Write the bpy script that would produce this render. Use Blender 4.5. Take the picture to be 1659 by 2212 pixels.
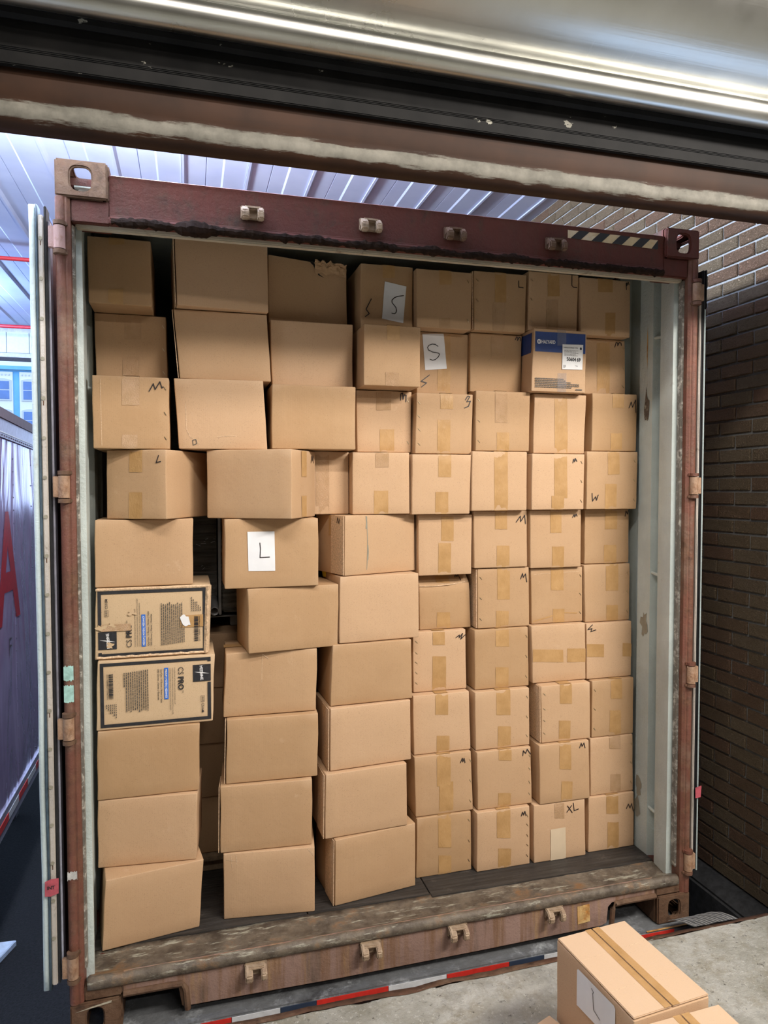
import bpy, bmesh, math, random
from mathutils import Vector, Matrix, noise

for o in list(bpy.data.objects):
    bpy.data.objects.remove(o)
S = bpy.context.scene
COL = S.collection
random.seed(7)
PI = math.pi

# ------------------------------------------------------------------ camera
cam = bpy.data.cameras.new('camera')
cam.sensor_fit = 'VERTICAL'
cam.sensor_height = 24.0
cam.lens = 24.0 * 1512.27 / 2212.0
cam.clip_end = 400
camo = bpy.data.objects.new('camera', cam)
COL.objects.link(camo)
camo.matrix_world = (Matrix.Translation((-0.8172, -2.4699, 1.8509)) @ Matrix.Rotation(-0.2714, 4, 'Z')
                     @ Matrix.Rotation(1.5329, 4, 'X') @ Matrix.Rotation(-0.0014, 4, 'Z'))
S.camera = camo

# ------------------------------------------------------------------ sky and lamps
world = bpy.data.worlds.new('sky')
S.world = world
world.use_nodes = True
bg = world.node_tree.nodes['Background']
bg.inputs[0].default_value = (0.50, 0.68, 1.0, 1)
bg.inputs[1].default_value = 3.4


def area(name, loc, rot, sx, sy, power, color):
    l = bpy.data.lights.new(name, 'AREA')
    l.shape = 'RECTANGLE'
    l.size = sx
    l.size_y = sy
    l.energy = power
    l.color = color
    o = bpy.data.objects.new(name, l)
    COL.objects.link(o)
    o.location = loc
    o.rotation_euler = rot
    return o


# strip lights hung under the warehouse ceiling, behind and above the camera
WARM = (1.0, 0.93, 0.86)
area('strip_light', (-0.55, -1.85, 3.74), (math.radians(42), 0, 0), 1.5, 0.14, 38, WARM)
area('strip_light', (2.05, -2.65, 3.74), (math.radians(48), 0, math.radians(20)), 2.0, 0.16, 184, WARM)
area('strip_light', (1.0, -4.6, 3.74), (math.radians(15), 0, 0), 2.4, 0.16, 62, WARM)

# blue-white canopy flood lamp, plus an added point light standing in for daylight
for loc, pw, cl in (((-1.45, 0.5, 3.48), 700, (0.80, 0.88, 1.0)), ((-3.5, 5.2, 3.40), 300, (0.42, 0.60, 1.0))):
    fl = bpy.data.lights.new('canopy_lamp_and_fill', 'POINT')
    fl.energy = pw
    fl.color = cl
    fl.shadow_soft_size = 0.10
    flo = bpy.data.objects.new('canopy_lamp_and_fill', fl)
    COL.objects.link(flo)
    flo.location = loc

S.view_settings.view_transform = 'Standard'
S.view_settings.look = 'None'
S.view_settings.gamma = 1.0
S.view_settings.use_curve_mapping = False
S.view_settings.exposure = 0.0

# ------------------------------------------------------------------ helpers
ORG = {}


def link(o, parent=None):
    COL.objects.link(o)
    if parent is not None:
        o.parent = parent
    return o


def tag(o, label=None, cat=None, group=None, kind=None):
    if label:
        o['label'] = label
    if cat:
        o['category'] = cat
    if group:
        o['group'] = group
    if kind:
        o['kind'] = kind
    return o


def empty(name, loc=(0, 0, 0), rz=0.0, parent=None):
    o = bpy.data.objects.new(name, None)
    o.empty_display_size = 0.05
    o.location = Vector(loc) - (ORG[parent.name] if parent is not None else Vector((0, 0, 0)))
    o.rotation_euler = (0, 0, rz)
    link(o, parent)
    ORG[o.name] = Vector(loc)
    return o


def mk(name, verts, faces, mat, parent=None, smooth=False, local=False):
    """one mesh object; verts are world coordinates unless local"""
    off = Vector((0, 0, 0)) if (local or parent is None) else ORG.get(parent.name, Vector((0, 0, 0)))
    me = bpy.data.meshes.new(name)
    me.from_pydata([tuple(Vector(v) - off) for v in verts], [], faces)
    me.update()
    if smooth:
        me.polygons.foreach_set('use_smooth', [True] * len(me.polygons))
    me.materials.append(MAT[mat] if isinstance(mat, str) else mat)
    o = bpy.data.objects.new(name, me)
    link(o, parent)
    ORG[o.name] = off
    return o


def fixn(o):
    bm = bmesh.new()
    bm.from_mesh(o.data)
    bmesh.ops.recalc_face_normals(bm, faces=bm.faces)
    bm.to_mesh(o.data)
    bm.free()
    return o


class MB:
    """collects simple solids into one mesh"""

    def __init__(self):
        self.v = []
        self.f = []

    def add(self, v, f):
        n = len(self.v)
        self.v += [tuple(p) for p in v]
        self.f += [tuple(i + n for i in q) for q in f]
        return self

    def box(self, x0, x1, y0, y1, z0, z1):
        return self.add([(x0, y0, z0), (x1, y0, z0), (x1, y1, z0), (x0, y1, z0),
                         (x0, y0, z1), (x1, y0, z1), (x1, y1, z1), (x0, y1, z1)],
                        [(0, 3, 2, 1), (4, 5, 6, 7), (0, 1, 5, 4), (1, 2, 6, 5), (2, 3, 7, 6), (3, 0, 4, 7)])

    def prism(self, poly, axis, a, b):
        """extrude a closed 2-D polygon along an axis from a to b"""
        n = len(poly)
        def p3(p, c):
            return {'x': (c, p[0], p[1]), 'y': (p[0], c, p[1]), 'z': (p[0], p[1], c)}[axis]
        v = [p3(p, a) for p in poly] + [p3(p, b) for p in poly]
        f = [tuple(range(n)), tuple(range(2 * n - 1, n - 1, -1))]
        f += [(i, i + n, (i + 1) % n + n, (i + 1) % n) for i in range(n)]
        return self.add(v, f)

    def tube(self, pts, r, n=8, caps=True):
        pts = [Vector(p) for p in pts]
        rings = []
        for i, p in enumerate(pts):
            d = (pts[min(i + 1, len(pts) - 1)] - pts[max(i - 1, 0)]).normalized()
            a = d.orthogonal().normalized() if abs(d.z) > 0.9 else d.cross(Vector((0, 0, 1))).normalized()
            b = d.cross(a).normalized()
            rr = r[i] if isinstance(r, (list, tuple)) else r
            rings.append([p + rr * (math.cos(2 * PI * k / n) * a + math.sin(2 * PI * k / n) * b) for k in range(n)])
        v = [q for ring in rings for q in ring]
        f = []
        for i in range(len(rings) - 1):
            for k in range(n):
                f.append((i * n + k, i * n + (k + 1) % n, (i + 1) * n + (k + 1) % n, (i + 1) * n + k))
        if caps:
            f += [tuple(range(n - 1, -1, -1)), tuple((len(rings) - 1) * n + k for k in range(n))]
        return self.add(v, f)

    def ring_plate(self, cx, cy, w, h, hw, hh, depth0, depth1, axis, obround=True, n=32):
        """plate w x h with an oval hole hw x hh, between two depths along an axis"""
        angs = sorted(set([2 * PI * k / n for k in range(n)] +
                          [math.atan2(sy * h, sx * w) % (2 * PI) for sx in (-1, 1) for sy in (-1, 1)]))
        inner, outer = [], []
        for a in angs:
            c, s = math.cos(a), math.sin(a)
            e = 3.2 if obround else 2.0
            k = (abs(c / (hw / 2)) ** e + abs(s / (hh / 2)) ** e) ** (-1 / e)
            inner.append((cx + k * c, cy + k * s))
            k = min(w / 2 / abs(c) if abs(c) > 1e-9 else 9e9, h / 2 / abs(s) if abs(s) > 1e-9 else 9e9)
            outer.append((cx + k * c, cy + k * s))
        m = len(angs)
        def p3(p, c):
            return {'x': (c, p[0], p[1]), 'y': (p[0], c, p[1]), 'z': (p[0], p[1], c)}[axis]
        v = [p3(p, depth0) for p in outer] + [p3(p, depth0) for p in inner] + \
            [p3(p, depth1) for p in outer] + [p3(p, depth1) for p in inner]
        f = []
        for i in range(m):
            j = (i + 1) % m
            f += [(i, j, m + j, m + i), (2 * m + j, 2 * m + i, 3 * m + i, 3 * m + j),
                  (m + i, m + j, 3 * m + j, 3 * m + i), (j, i, 2 * m + i, 2 * m + j)]
        return self.add(v, f)

    def build(self, name, mat, parent=None, bevel=0.0, smooth=False, local=False, seg=2, angle=0.6):
        o = mk(name, self.v, self.f, mat, parent, False, local)
        bm = bmesh.new()
        bm.from_mesh(o.data)
        bmesh.ops.recalc_face_normals(bm, faces=bm.faces)
        if bevel > 0:
            ed = [e for e in bm.edges if len(e.link_faces) == 2 and e.calc_face_angle(0) > angle]
            bmesh.ops.bevel(bm, geom=ed, offset=bevel, segments=seg, affect='EDGES', clamp_overlap=True)
        bm.to_mesh(o.data)
        bm.free()
        if smooth or bevel > 0:
            o.data.polygons.foreach_set('use_smooth', [True] * len(o.data.polygons))
            try:
                o.data.set_sharp_from_angle(angle=math.radians(40))
            except Exception:
                pass
        return o


def bx(name, x0, x1, y0, y1, z0, z1, mat, parent=None, bevel=0.003, local=False):
    return MB().box(x0, x1, y0, y1, z0, z1).build(name, mat, parent, bevel, local=local)


def fbm(x, y, z, s=1.0):
    return noise.noise(Vector((x * s, y * s, z * s)))


# ------------------------------------------------------------------ materials
MAT = {}


class NT:
    def __init__(self, name):
        m = bpy.data.materials.new(name)
        m.use_nodes = True
        self.m = m
        self.t = m.node_tree
        self.b = self.t.nodes['Principled BSDF']
        self.tc = self.t.nodes.new('ShaderNodeTexCoord')
        MAT[name] = m

    def n(self, typ, **kw):
        nd = self.t.nodes.new(typ)
        for k, v in kw.items():
            if k.startswith('i_'):
                key = k[2:]
                nd.inputs[int(key) if key.isdigit() else key.replace('_', ' ')].default_value = v
            else:
                setattr(nd, k, v)
        return nd

    def l(self, a, b):
        self.t.links.new(a, b)

    def coord(self, scale=(1, 1, 1), rnd=False):
        mp = self.n('ShaderNodeMapping')
        mp.inputs['Scale'].default_value = scale
        self.l(self.tc.outputs['Object'], mp.inputs['Vector'])
        if rnd:
            oi = self.n('ShaderNodeObjectInfo')
            mu = self.n('ShaderNodeMath', operation='MULTIPLY', i_1=37.0)
            self.l(oi.outputs['Random'], mu.inputs[0])
            cx = self.n('ShaderNodeCombineXYZ')
            for k in range(3):
                self.l(mu.outputs[0], cx.inputs[k])
            self.l(cx.outputs[0], mp.inputs['Location'])
        return mp.outputs[0]

    def noise(self, vec, scale, detail=4.0, rough=0.6, lo=0.35, hi=0.65, dist=0.0):
        t = self.n('ShaderNodeTexNoise')
        t.inputs['Scale'].default_value = scale
        t.inputs['Detail'].default_value = detail
        t.inputs['Roughness'].default_value = rough
        t.inputs['Distortion'].default_value = dist
        self.l(vec, t.inputs['Vector'])
        r = self.n('ShaderNodeMapRange')
        r.inputs['From Min'].default_value = lo
        r.inputs['From Max'].default_value = hi
        self.l(t.outputs['Fac'], r.inputs['Value'])
        return r.outputs[0]

    def mix(self, fac, a, b, mode='MIX'):
        m = self.n('ShaderNodeMixRGB', blend_type=mode)
        for sock, v in ((m.inputs['Fac'], fac), (m.inputs['Color1'], a), (m.inputs['Color2'], b)):
            if isinstance(v, (int, float)):
                sock.default_value = v
            elif isinstance(v, tuple):
                sock.default_value = (*v, 1)
            else:
                self.l(v, sock)
        return m.outputs[0]

    def mul(self, a, b):
        m = self.n('ShaderNodeMath', operation='MULTIPLY')
        for i, v in ((0, a), (1, b)):
            if isinstance(v, (int, float)):
                m.inputs[i].default_value = v
            else:
                self.l(v, m.inputs[i])
        return m.outputs[0]

    def bump(self, h, strength=0.3, dist=0.01):
        b = self.n('ShaderNodeBump')
        b.inputs['Strength'].default_value = strength
        b.inputs['Distance'].default_value = dist
        self.l(h, b.inputs['Height'])
        self.l(b.outputs[0], self.b.inputs['Normal'])

    def out(self, col, rough=0.6, metal=0.0, spec=None):
        s = self.b.inputs['Base Color']
        if isinstance(col, tuple):
            s.default_value = (*col, 1)
        else:
            self.l(col, s)
        if isinstance(rough, (int, float)):
            self.b.inputs['Roughness'].default_value = rough
        else:
            self.l(rough, self.b.inputs['Roughness'])
        self.b.inputs['Metallic'].default_value = metal
        if spec is not None:
            self.b.inputs['Specular IOR Level'].default_value = spec
        return self.m


def plain(name, col, rough=0.6, metal=0.0, spec=None, var=0.12, scale=30):
    t = NT(name)
    v = t.noise(t.coord(rnd=True), scale)
    c = t.mix(v, tuple(x * (1 - var) for x in col), tuple(min(1, x * (1 + var)) for x in col))
    t.out(c, rough, metal, spec)
    return t


def cardboard(name, c0, c1):
    t = NT(name)
    oi = t.n('ShaderNodeObjectInfo')
    base = t.mix(oi.outputs['Random'], c0, c1)
    co = t.coord(rnd=True)
    big = t.noise(co, 5, 3, 0.6, 0.3, 0.7)
    base = t.mix(t.mul(big, 0.22), base, (0.60, 0.415, 0.25))
    fib = t.noise(t.coord((260, 260, 700), True), 1.0, 2, 0.5, 0.3, 0.7)
    base = t.mix(t.mul(fib, 0.10), base, (0.27, 0.165, 0.09))
    spk = t.noise(co, 420, 1, 0.5, 0.66, 0.72)
    base = t.mix(t.mul(spk, 0.5), base, (0.2, 0.12, 0.07))
    scuff = t.noise(co, 9, 6, 0.75, 0.64, 0.76)
    base = t.mix(t.mul(scuff, 0.35), base, (0.68, 0.50, 0.36))
    geo = t.n('ShaderNodeNewGeometry')                 # worn paler along the folds
    ed = t.n('ShaderNodeMapRange')
    ed.inputs['From Min'].default_value = 0.53
    ed.inputs['From Max'].default_value = 0.62
    t.l(geo.outputs['Pointiness'], ed.inputs['Value'])
    base = t.mix(t.mul(ed.outputs[0], 0.55), base, (0.72, 0.54, 0.38))
    t.out(base, 0.72, 0, 0.25)
    # faint vertical flutes and slack of the board
    w = t.n('ShaderNodeTexWave', wave_type='BANDS', bands_direction='X')
    w.inputs['Scale'].default_value = 45
    w.inputs['Distortion'].default_value = 0.6
    t.l(t.tc.outputs['Object'], w.inputs['Vector'])
    h = t.mix(0.03, t.noise(co, 14, 3, 0.5, 0.2, 0.8), w.outputs['Color'])
    t.bump(h, 0.28, 0.004)
    return t


cardboard('cardboard', (0.43, 0.265, 0.135), (0.585, 0.385, 0.235))
cardboard('cardboard_pale', (0.60, 0.44, 0.27), (0.63, 0.46, 0.29))
plain('board_edge', (0.62, 0.44, 0.28), 0.8, var=0.25, scale=160)

t = NT('packing_tape')
co = t.coord(rnd=True)
c = t.mix(t.noise(co, 18, 3), (0.43, 0.25, 0.10), (0.50, 0.30, 0.13))
t.out(c, 0.42, 0, 0.3)
wr = t.noise(t.coord((40, 40, 14), True), 1.6, 5, 0.7, 0.35, 0.7, 1.4)
t.bump(wr, 0.22, 0.004)

t = NT('clear_tape')
co = t.coord(rnd=True)
c = t.mix(t.noise(co, 18, 3), (0.47, 0.295, 0.155), (0.54, 0.345, 0.20))
t.out(c, 0.16, 0, 0.5)
t.bump(t.noise(t.coord((40, 40, 25), True), 3.2, 6, 0.75, 0.3, 0.7, 1.6), 0.45, 0.006)

t = NT('clear_film')
t.out((0.42, 0.44, 0.50), 0.15, 0, 0.6)
t.b.inputs['Alpha'].default_value = 0.22
t.bump(t.noise(t.coord((60, 60, 20), True), 2.0, 4, 0.7, 0.3, 0.7, 1.2), 0.5, 0.006)

plain('ledge_concrete', (0.045, 0.046, 0.048), 0.85, var=0.3)
plain('paper', (0.80, 0.81, 0.83), 0.6, var=0.03, scale=14)
plain('beige_paper', (0.66, 0.53, 0.37), 0.7, var=0.04, scale=14)
plain('marker_ink', (0.018, 0.012, 0.012), 0.5, var=0.1)
plain('print_black', (0.02, 0.02, 0.024), 0.55, var=0.3, scale=60)
plain('print_grey', (0.09, 0.075, 0.06), 0.6, var=0.2)
plain('print_blue', (0.035, 0.16, 0.62), 0.5, var=0.1)
plain('print_navy', (0.014, 0.045, 0.19), 0.45, var=0.1)
plain('print_white', (0.80, 0.80, 0.80), 0.6, var=0.03)
plain('staple_metal', (0.62, 0.52, 0.35), 0.28, 1.0)
plain('hole_dark', (0.015, 0.012, 0.01), 0.9)
plain('mud_grey', (0.27, 0.25, 0.19), 0.8)


def rusty(name, paint, rust, lo, hi, scale=6, rough=0.6, streak=0.4, third=None, metal=0.0):
    t = NT(name)
    co = t.coord()
    a = t.noise(co, scale, 8, 0.7, lo, hi, 0.4)
    st = t.noise(t.coord((9, 9, 0.9)), 3.0, 5, 0.7, 0.42, 0.7)
    c = t.mix(t.noise(co, 2.2, 4), tuple(x * 0.82 for x in paint), tuple(x * 1.12 for x in paint))
    if third:
        c = t.mix(t.noise(co, 3.6, 6, 0.7, 0.50, 0.66), c, third)
    r2 = t.mix(t.noise(co, 40, 4), tuple(x * 0.6 for x in rust), tuple(x * 1.5 for x in rust))
    c = t.mix(t.mul(st, streak), c, r2)
    c = t.mix(a, c, r2)
    t.out(c, rough, metal, 0.4)
    t.bump(t.noise(co, 70, 6, 0.7, 0.3, 0.7), 0.35, 0.006)
    return t


rusty('maroon_paint', (0.105, 0.023, 0.014), (0.055, 0.030, 0.018), 0.52, 0.70, 7, 0.55, 0.35)
rusty('post_paint', (0.165, 0.060, 0.040), (0.11, 0.055, 0.03), 0.48, 0.70, 10, 0.5, 0.65, (0.21, 0.135, 0.095))
rusty('brown_rust', (0.15, 0.085, 0.05), (0.085, 0.042, 0.022), 0.42, 0.68, 14, 0.7, 0.3, (0.20, 0.125, 0.075))
t = NT('sill_face')             # faded pinkish paint with runs of rust and soot
co = t.coord()
c = t.mix(t.noise(co, 4, 5), (0.235, 0.15, 0.12), (0.34, 0.225, 0.185))
c = t.mix(t.mul(t.noise(t.coord((26, 26, 1.6)), 1.0, 5, 0.7, 0.46, 0.66), 0.8), c, (0.20, 0.105, 0.05))
c = t.mix(t.mul(t.noise(t.coord((17, 17, 1.2)), 1.0, 5, 0.7, 0.55, 0.68), 0.7), c, (0.40, 0.25, 0.11))
c = t.mix(t.mul(t.noise(t.coord((6, 6, 1.0)), 1.0, 5, 0.7, 0.57, 0.70), 0.75), c, (0.085, 0.07, 0.05))
t.out(c, 0.6, 0, 0.3)
t.bump(t.noise(co, 70, 6, 0.7, 0.3, 0.7), 0.3, 0.005)
t = NT('sill_top')              # dark worn steel with scraped pale paint and orange rust
co = t.coord()
c = t.mix(t.noise(co, 14, 6, 0.7, 0.35, 0.65), (0.075, 0.058, 0.044), (0.20, 0.165, 0.125))
c = t.mix(t.noise(t.coord((5, 26, 26)), 1.5, 7, 0.75, 0.55, 0.64), c, (0.42, 0.41, 0.33))
c = t.mix(t.mul(t.noise(co, 7, 6, 0.7, 0.56, 0.70), 0.85), c, (0.24, 0.115, 0.04))
t.out(c, t.mix(t.noise(co, 9, 4), (0.3, 0.3, 0.3), (0.7, 0.7, 0.7)), 0, 0.4)
t.bump(t.noise(co, 60, 6, 0.7, 0.3, 0.7), 0.4, 0.006)
rusty('rust_scale', (0.026, 0.014, 0.009), (0.016, 0.009, 0.006), 0.4, 0.6, 30, 0.75, 0.2)
rusty('pale_lining', (0.52, 0.585, 0.56), (0.33, 0.30, 0.25), 0.66, 0.75, 5, 0.42, 0.10, (0.47, 0.535, 0.52))
rusty('header_strip', (0.47, 0.43, 0.33), (0.20, 0.14, 0.09), 0.60, 0.74, 12, 0.55, 0.15)
rusty('keeper_paint', (0.42, 0.31, 0.21), (0.17, 0.11, 0.07), 0.46, 0.66, 22, 0.6, 0.2)
rusty('hinge_paint', (0.40, 0.26, 0.17), (0.18, 0.085, 0.04), 0.46, 0.66, 18, 0.55, 0.3)
rusty('hinge_pink', (0.46, 0.30, 0.28), (0.20, 0.09, 0.05), 0.54, 0.70, 18, 0.55, 0.2)
rusty('door_strip', (0.52, 0.48, 0.43), (0.16, 0.13, 0.10), 0.60, 0.74, 20, 0.45, 0.15)
rusty('gasket_white', (0.56, 0.66, 0.66), (0.36, 0.36, 0.33), 0.62, 0.74, 9, 0.5, 0.1)
plain('gasket_dark', (0.045, 0.075, 0.10), 0.6, var=0.25)
plain('rubber_black', (0.012, 0.012, 0.014), 0.55, var=0.3)
rusty('gasket_seal', (0.16, 0.145, 0.12), (0.40, 0.38, 0.33), 0.50, 0.60, 34, 0.7, 0.2)
plain('sticker_mint', (0.34, 0.56, 0.50), 0.6, var=0.25, scale=40)
plain('sticker_grey', (0.50, 0.50, 0.48), 0.6, var=0.25, scale=60)
plain('tag_red', (0.42, 0.075, 0.10), 0.55, var=0.2, scale=40)
rusty('stripe_cream', (0.66, 0.52, 0.30), (0.42, 0.22, 0.07), 0.54, 0.74, 14, 0.5, 0.2, (0.72, 0.66, 0.52))
rusty('sill_cream', (0.66, 0.47, 0.21), (0.40, 0.17, 0.04), 0.48, 0.64, 9, 0.5, 0.6)
plain('stripe_black', (0.02, 0.02, 0.02), 0.5)

t = NT('plywood_floor')
co = t.coord()
c = t.mix(t.noise(t.coord((3, 60, 60)), 1.0, 5, 0.7, 0.3, 0.7), (0.020, 0.018, 0.017), (0.060, 0.054, 0.049))
c = t.mix(t.mul(t.noise(co, 11, 7, 0.75, 0.58, 0.72), 0.6), c, (0.16, 0.14, 0.12))
t.out(c, 0.5, 0, 0.3)
t.bump(t.noise(t.coord((6, 90, 90)), 1.0, 4), 0.3, 0.004)

t = NT('concrete')
co = t.coord()
c = t.mix(t.noise(co, 2.6, 7, 0.68, 0.38, 0.62), (0.38, 0.37, 0.30), (0.72, 0.72, 0.66))
c = t.mix(t.noise(co, 9, 8, 0.75, 0.50, 0.70), c, (0.42, 0.38, 0.28))
c = t.mix(t.mul(t.noise(co, 70, 5, 0.7, 0.57, 0.66), 0.75), c, (0.84, 0.84, 0.78))
c = t.mix(t.mul(t.noise(co, 46, 6, 0.7, 0.60, 0.68), 0.8), c, (0.075, 0.068, 0.055))
c = t.mix(t.mul(t.noise(co, 3.1, 6, 0.7, 0.55, 0.68), 0.5), c, (0.24, 0.235, 0.205))
t.out(c, 0.72, 0, 0.3)
t.bump(t.noise(co, 55, 8, 0.75, 0.25, 0.75), 0.8, 0.012)

t = NT('asphalt')
co = t.coord()
c = t.mix(t.noise(co, 60, 4), (0.006, 0.006, 0.007), (0.016, 0.016, 0.018))
t.out(c, 0.85, 0, 0.2)
t.bump(t.noise(co, 90, 5), 0.5, 0.01)

t = NT('brick')
oi = t.n('ShaderNodeObjectInfo')
cr = t.n('ShaderNodeValToRGB')
cr.color_ramp.elements[0].color = (0.29, 0.19, 0.12, 1)
cr.color_ramp.elements[1].color = (0.31, 0.24, 0.165, 1)
for p, c in ((0.25, (0.31, 0.17, 0.115, 1)), (0.5, (0.29, 0.22, 0.14, 1)), (0.75, (0.36, 0.28, 0.185, 1))):
    e = cr.color_ramp.elements.new(p)
    e.color = c
t.l(oi.outputs['Random'], cr.inputs[0])
co = t.coord((1, 1, 1.7), True)
rough_h = t.noise(co, 95, 4, 0.6, 0.35, 0.65, 1.2)
c = t.mix(rough_h, t.mix(0.5, cr.outputs[0], (0.12, 0.08, 0.05)), cr.outputs[0])
t.out(t.mix(0.12, c, (0.62, 0.48, 0.33)), 0.9, 0, 0.12)
t.bump(rough_h, 1.0, 0.012)
plain('mortar', (0.30, 0.31, 0.31), 0.95, var=0.15, scale=80)

t = NT('stainless')
co = t.coord((1, 26, 26))
v = t.noise(t.coord(), 2.0, 5, 0.6, 0.3, 0.7)
c = t.mix(v, (0.40, 0.40, 0.37), (0.52, 0.52, 0.49))
gr = t.noise(t.coord((30, 4, 4)), 1.0, 5, 0.7, 0.62, 0.76)
c = t.mix(t.mul(gr, 0.35), c, (0.74, 0.73, 0.68))
t.out(c, t.mix(v, (0.24, 0.24, 0.24), (0.36, 0.36, 0.36)), 1.0)
t.bump(t.noise(t.coord((2, 160, 160)), 1.0, 3), 0.04, 0.002)

t = NT('lintel_black')
co = t.coord()
c = t.mix(t.noise(co, 8, 4), (0.005, 0.005, 0.005), (0.011, 0.0105, 0.010))
chip = t.noise(t.coord((7, 12, 12)), 1.7, 5, 0.6, 0.675, 0.69)
c = t.mix(chip, c, (0.26, 0.25, 0.21))
t.out(c, 0.6, 0, 0.12)

t = NT('lintel_brown')          # brown paint worn down to an old whitish coat along the rounded nosing
co = t.coord()
c = t.mix(t.noise(co, 5, 5), (0.024, 0.0105, 0.005), (0.042, 0.018, 0.0085))
c = t.mix(t.mul(t.noise(t.coord((2, 20, 20)), 1.6, 6, 0.7, 0.5, 0.75), 0.6), c, (0.020, 0.011, 0.007))
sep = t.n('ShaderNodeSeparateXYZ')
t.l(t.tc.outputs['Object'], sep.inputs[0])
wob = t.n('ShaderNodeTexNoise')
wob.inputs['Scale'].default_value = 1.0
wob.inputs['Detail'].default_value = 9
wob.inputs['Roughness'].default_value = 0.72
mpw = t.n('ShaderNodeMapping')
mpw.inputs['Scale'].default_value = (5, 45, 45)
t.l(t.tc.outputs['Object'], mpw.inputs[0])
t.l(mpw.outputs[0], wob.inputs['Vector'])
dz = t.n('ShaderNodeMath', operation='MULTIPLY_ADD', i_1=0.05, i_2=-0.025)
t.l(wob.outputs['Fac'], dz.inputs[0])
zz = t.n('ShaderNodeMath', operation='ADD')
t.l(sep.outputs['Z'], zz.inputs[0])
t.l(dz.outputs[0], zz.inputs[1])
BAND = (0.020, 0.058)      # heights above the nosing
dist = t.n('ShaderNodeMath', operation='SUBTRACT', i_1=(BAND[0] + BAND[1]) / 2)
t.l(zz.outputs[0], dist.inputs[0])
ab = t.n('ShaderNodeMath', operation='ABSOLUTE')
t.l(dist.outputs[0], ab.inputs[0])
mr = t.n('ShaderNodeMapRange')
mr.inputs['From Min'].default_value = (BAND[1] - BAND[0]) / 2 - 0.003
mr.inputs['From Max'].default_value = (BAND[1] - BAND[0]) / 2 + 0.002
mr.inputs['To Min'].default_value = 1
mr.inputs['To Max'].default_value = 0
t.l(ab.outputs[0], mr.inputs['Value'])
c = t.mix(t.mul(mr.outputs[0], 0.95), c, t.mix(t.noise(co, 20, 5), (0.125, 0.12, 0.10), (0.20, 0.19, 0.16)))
t.out(c, 0.6, 0, 0.2)

t = NT('ceiling_panel')
c = t.mix(t.noise(t.coord(rnd=True), 3, 3), (0.50, 0.56, 0.76), (0.57, 0.63, 0.82))
t.out(c, 0.45, 0, 0.4)
plain('pipe_red', (0.52, 0.03, 0.04), 0.4)
plain('fascia_panel', (0.62, 0.65, 0.60), 0.6, var=0.04)
plain('fascia_trim', (0.50, 0.49, 0.52), 0.6)
t = NT('trailer_skin')
co = t.coord()
t.out(t.mix(t.noise(co, 2, 3), (0.40, 0.30, 0.50), (0.52, 0.41, 0.62)), 0.16, 0.45)
t.bump(t.noise(t.coord((2.6, 2.6, 0.7)), 1.3, 2, 0.4, 0.2, 0.8, 1.2), 0.16, 0.05)
plain('trailer_rail', (0.52, 0.52, 0.62), 0.35, 0.6)
plain('trailer_cap', (0.15, 0.10, 0.10), 0.5)
plain('trailer_red', (0.34, 0.012, 0.018), 0.35)
plain('trailer_dark', (0.05, 0.04, 0.05), 0.5)
plain('rivet_metal', (0.16, 0.15, 0.20), 0.4, 0.8)
plain('reflect_red', (0.62, 0.035, 0.025), 0.35)
plain('reflect_white', (0.66, 0.68, 0.70), 0.35)
plain('tape_blue_black', (0.03, 0.045, 0.08), 0.5)
rusty('chassis_steel', (0.12, 0.125, 0.13), (0.26, 0.275, 0.285), 0.52, 0.66, 12, 0.55, 0.2, (0.045, 0.045, 0.048))
rusty('dock_edge_rust', (0.15, 0.075, 0.045), (0.09, 0.045, 0.025), 0.42, 0.65, 26, 0.8, 0.3, (0.24, 0.16, 0.10))
plain('brush_rib', (0.30, 0.30, 0.29), 0.6)
plain('brush_strip', (0.07, 0.072, 0.075), 0.7)
plain('facade_cream', (0.72, 0.70, 0.62), 0.8, var=0.03)
plain('facade_blue', (0.16, 0.42, 0.68), 0.8, var=0.08, scale=1)
plain('facade_glass', (0.09, 0.17, 0.38), 0.3, var=0.1, scale=1)
plain('facade_frame', (0.50, 0.52, 0.60), 0.7, var=0.03)
plain('blue_board', (0.55, 0.66, 0.85), 0.6)
plain('room_wall', (0.36, 0.35, 0.33), 0.85, var=0.05, scale=2)
t = NT('stretch_film')
co = t.coord()
t.out(t.mix(t.noise(t.coord((4, 4, 60)), 1.2, 4), (0.13, 0.12, 0.11), (0.25, 0.235, 0.21)), 0.25, 0, 0.5)
t.bump(t.noise(t.coord((5, 5, 50)), 1.5, 5, 0.7, 0.3, 0.7, 1.0), 0.7, 0.01)
t = NT('stretch_film_grey')
t.out(t.mix(t.noise(t.coord((8, 8, 70)), 1.2, 4), (0.22, 0.21, 0.18), (0.55, 0.53, 0.48)), 0.25, 0, 0.5)
t.bump(t.noise(t.coord((9, 9, 60)), 1.5, 5, 0.7, 0.3, 0.7, 1.2), 0.8, 0.01)
plain('tube_steel', (0.34, 0.34, 0.34), 0.4, 0.5)
plain('yellow_plastic', (0.75, 0.55, 0.03), 0.4)
plain('pallet_wood', (0.26, 0.19, 0.12), 0.85, var=0.3)

MAT['rust_scale'].node_tree.nodes['Principled BSDF'].inputs['Specular IOR Level'].default_value = 0.1

# ------------------------------------------------------------------ setting
FZ = 0.05           # dock floor
DE = -0.140         # dock edge


def slab(name, x0, x1, y0, y1, z0, z1, mat):
    return tag(MB().box(x0, x1, y0, y1, z0, z1).build(name, mat), kind='structure')


ground = slab('ground', -60, 40, DE + 0.01, 120, -1.35, -1.2, 'asphalt')
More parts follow.
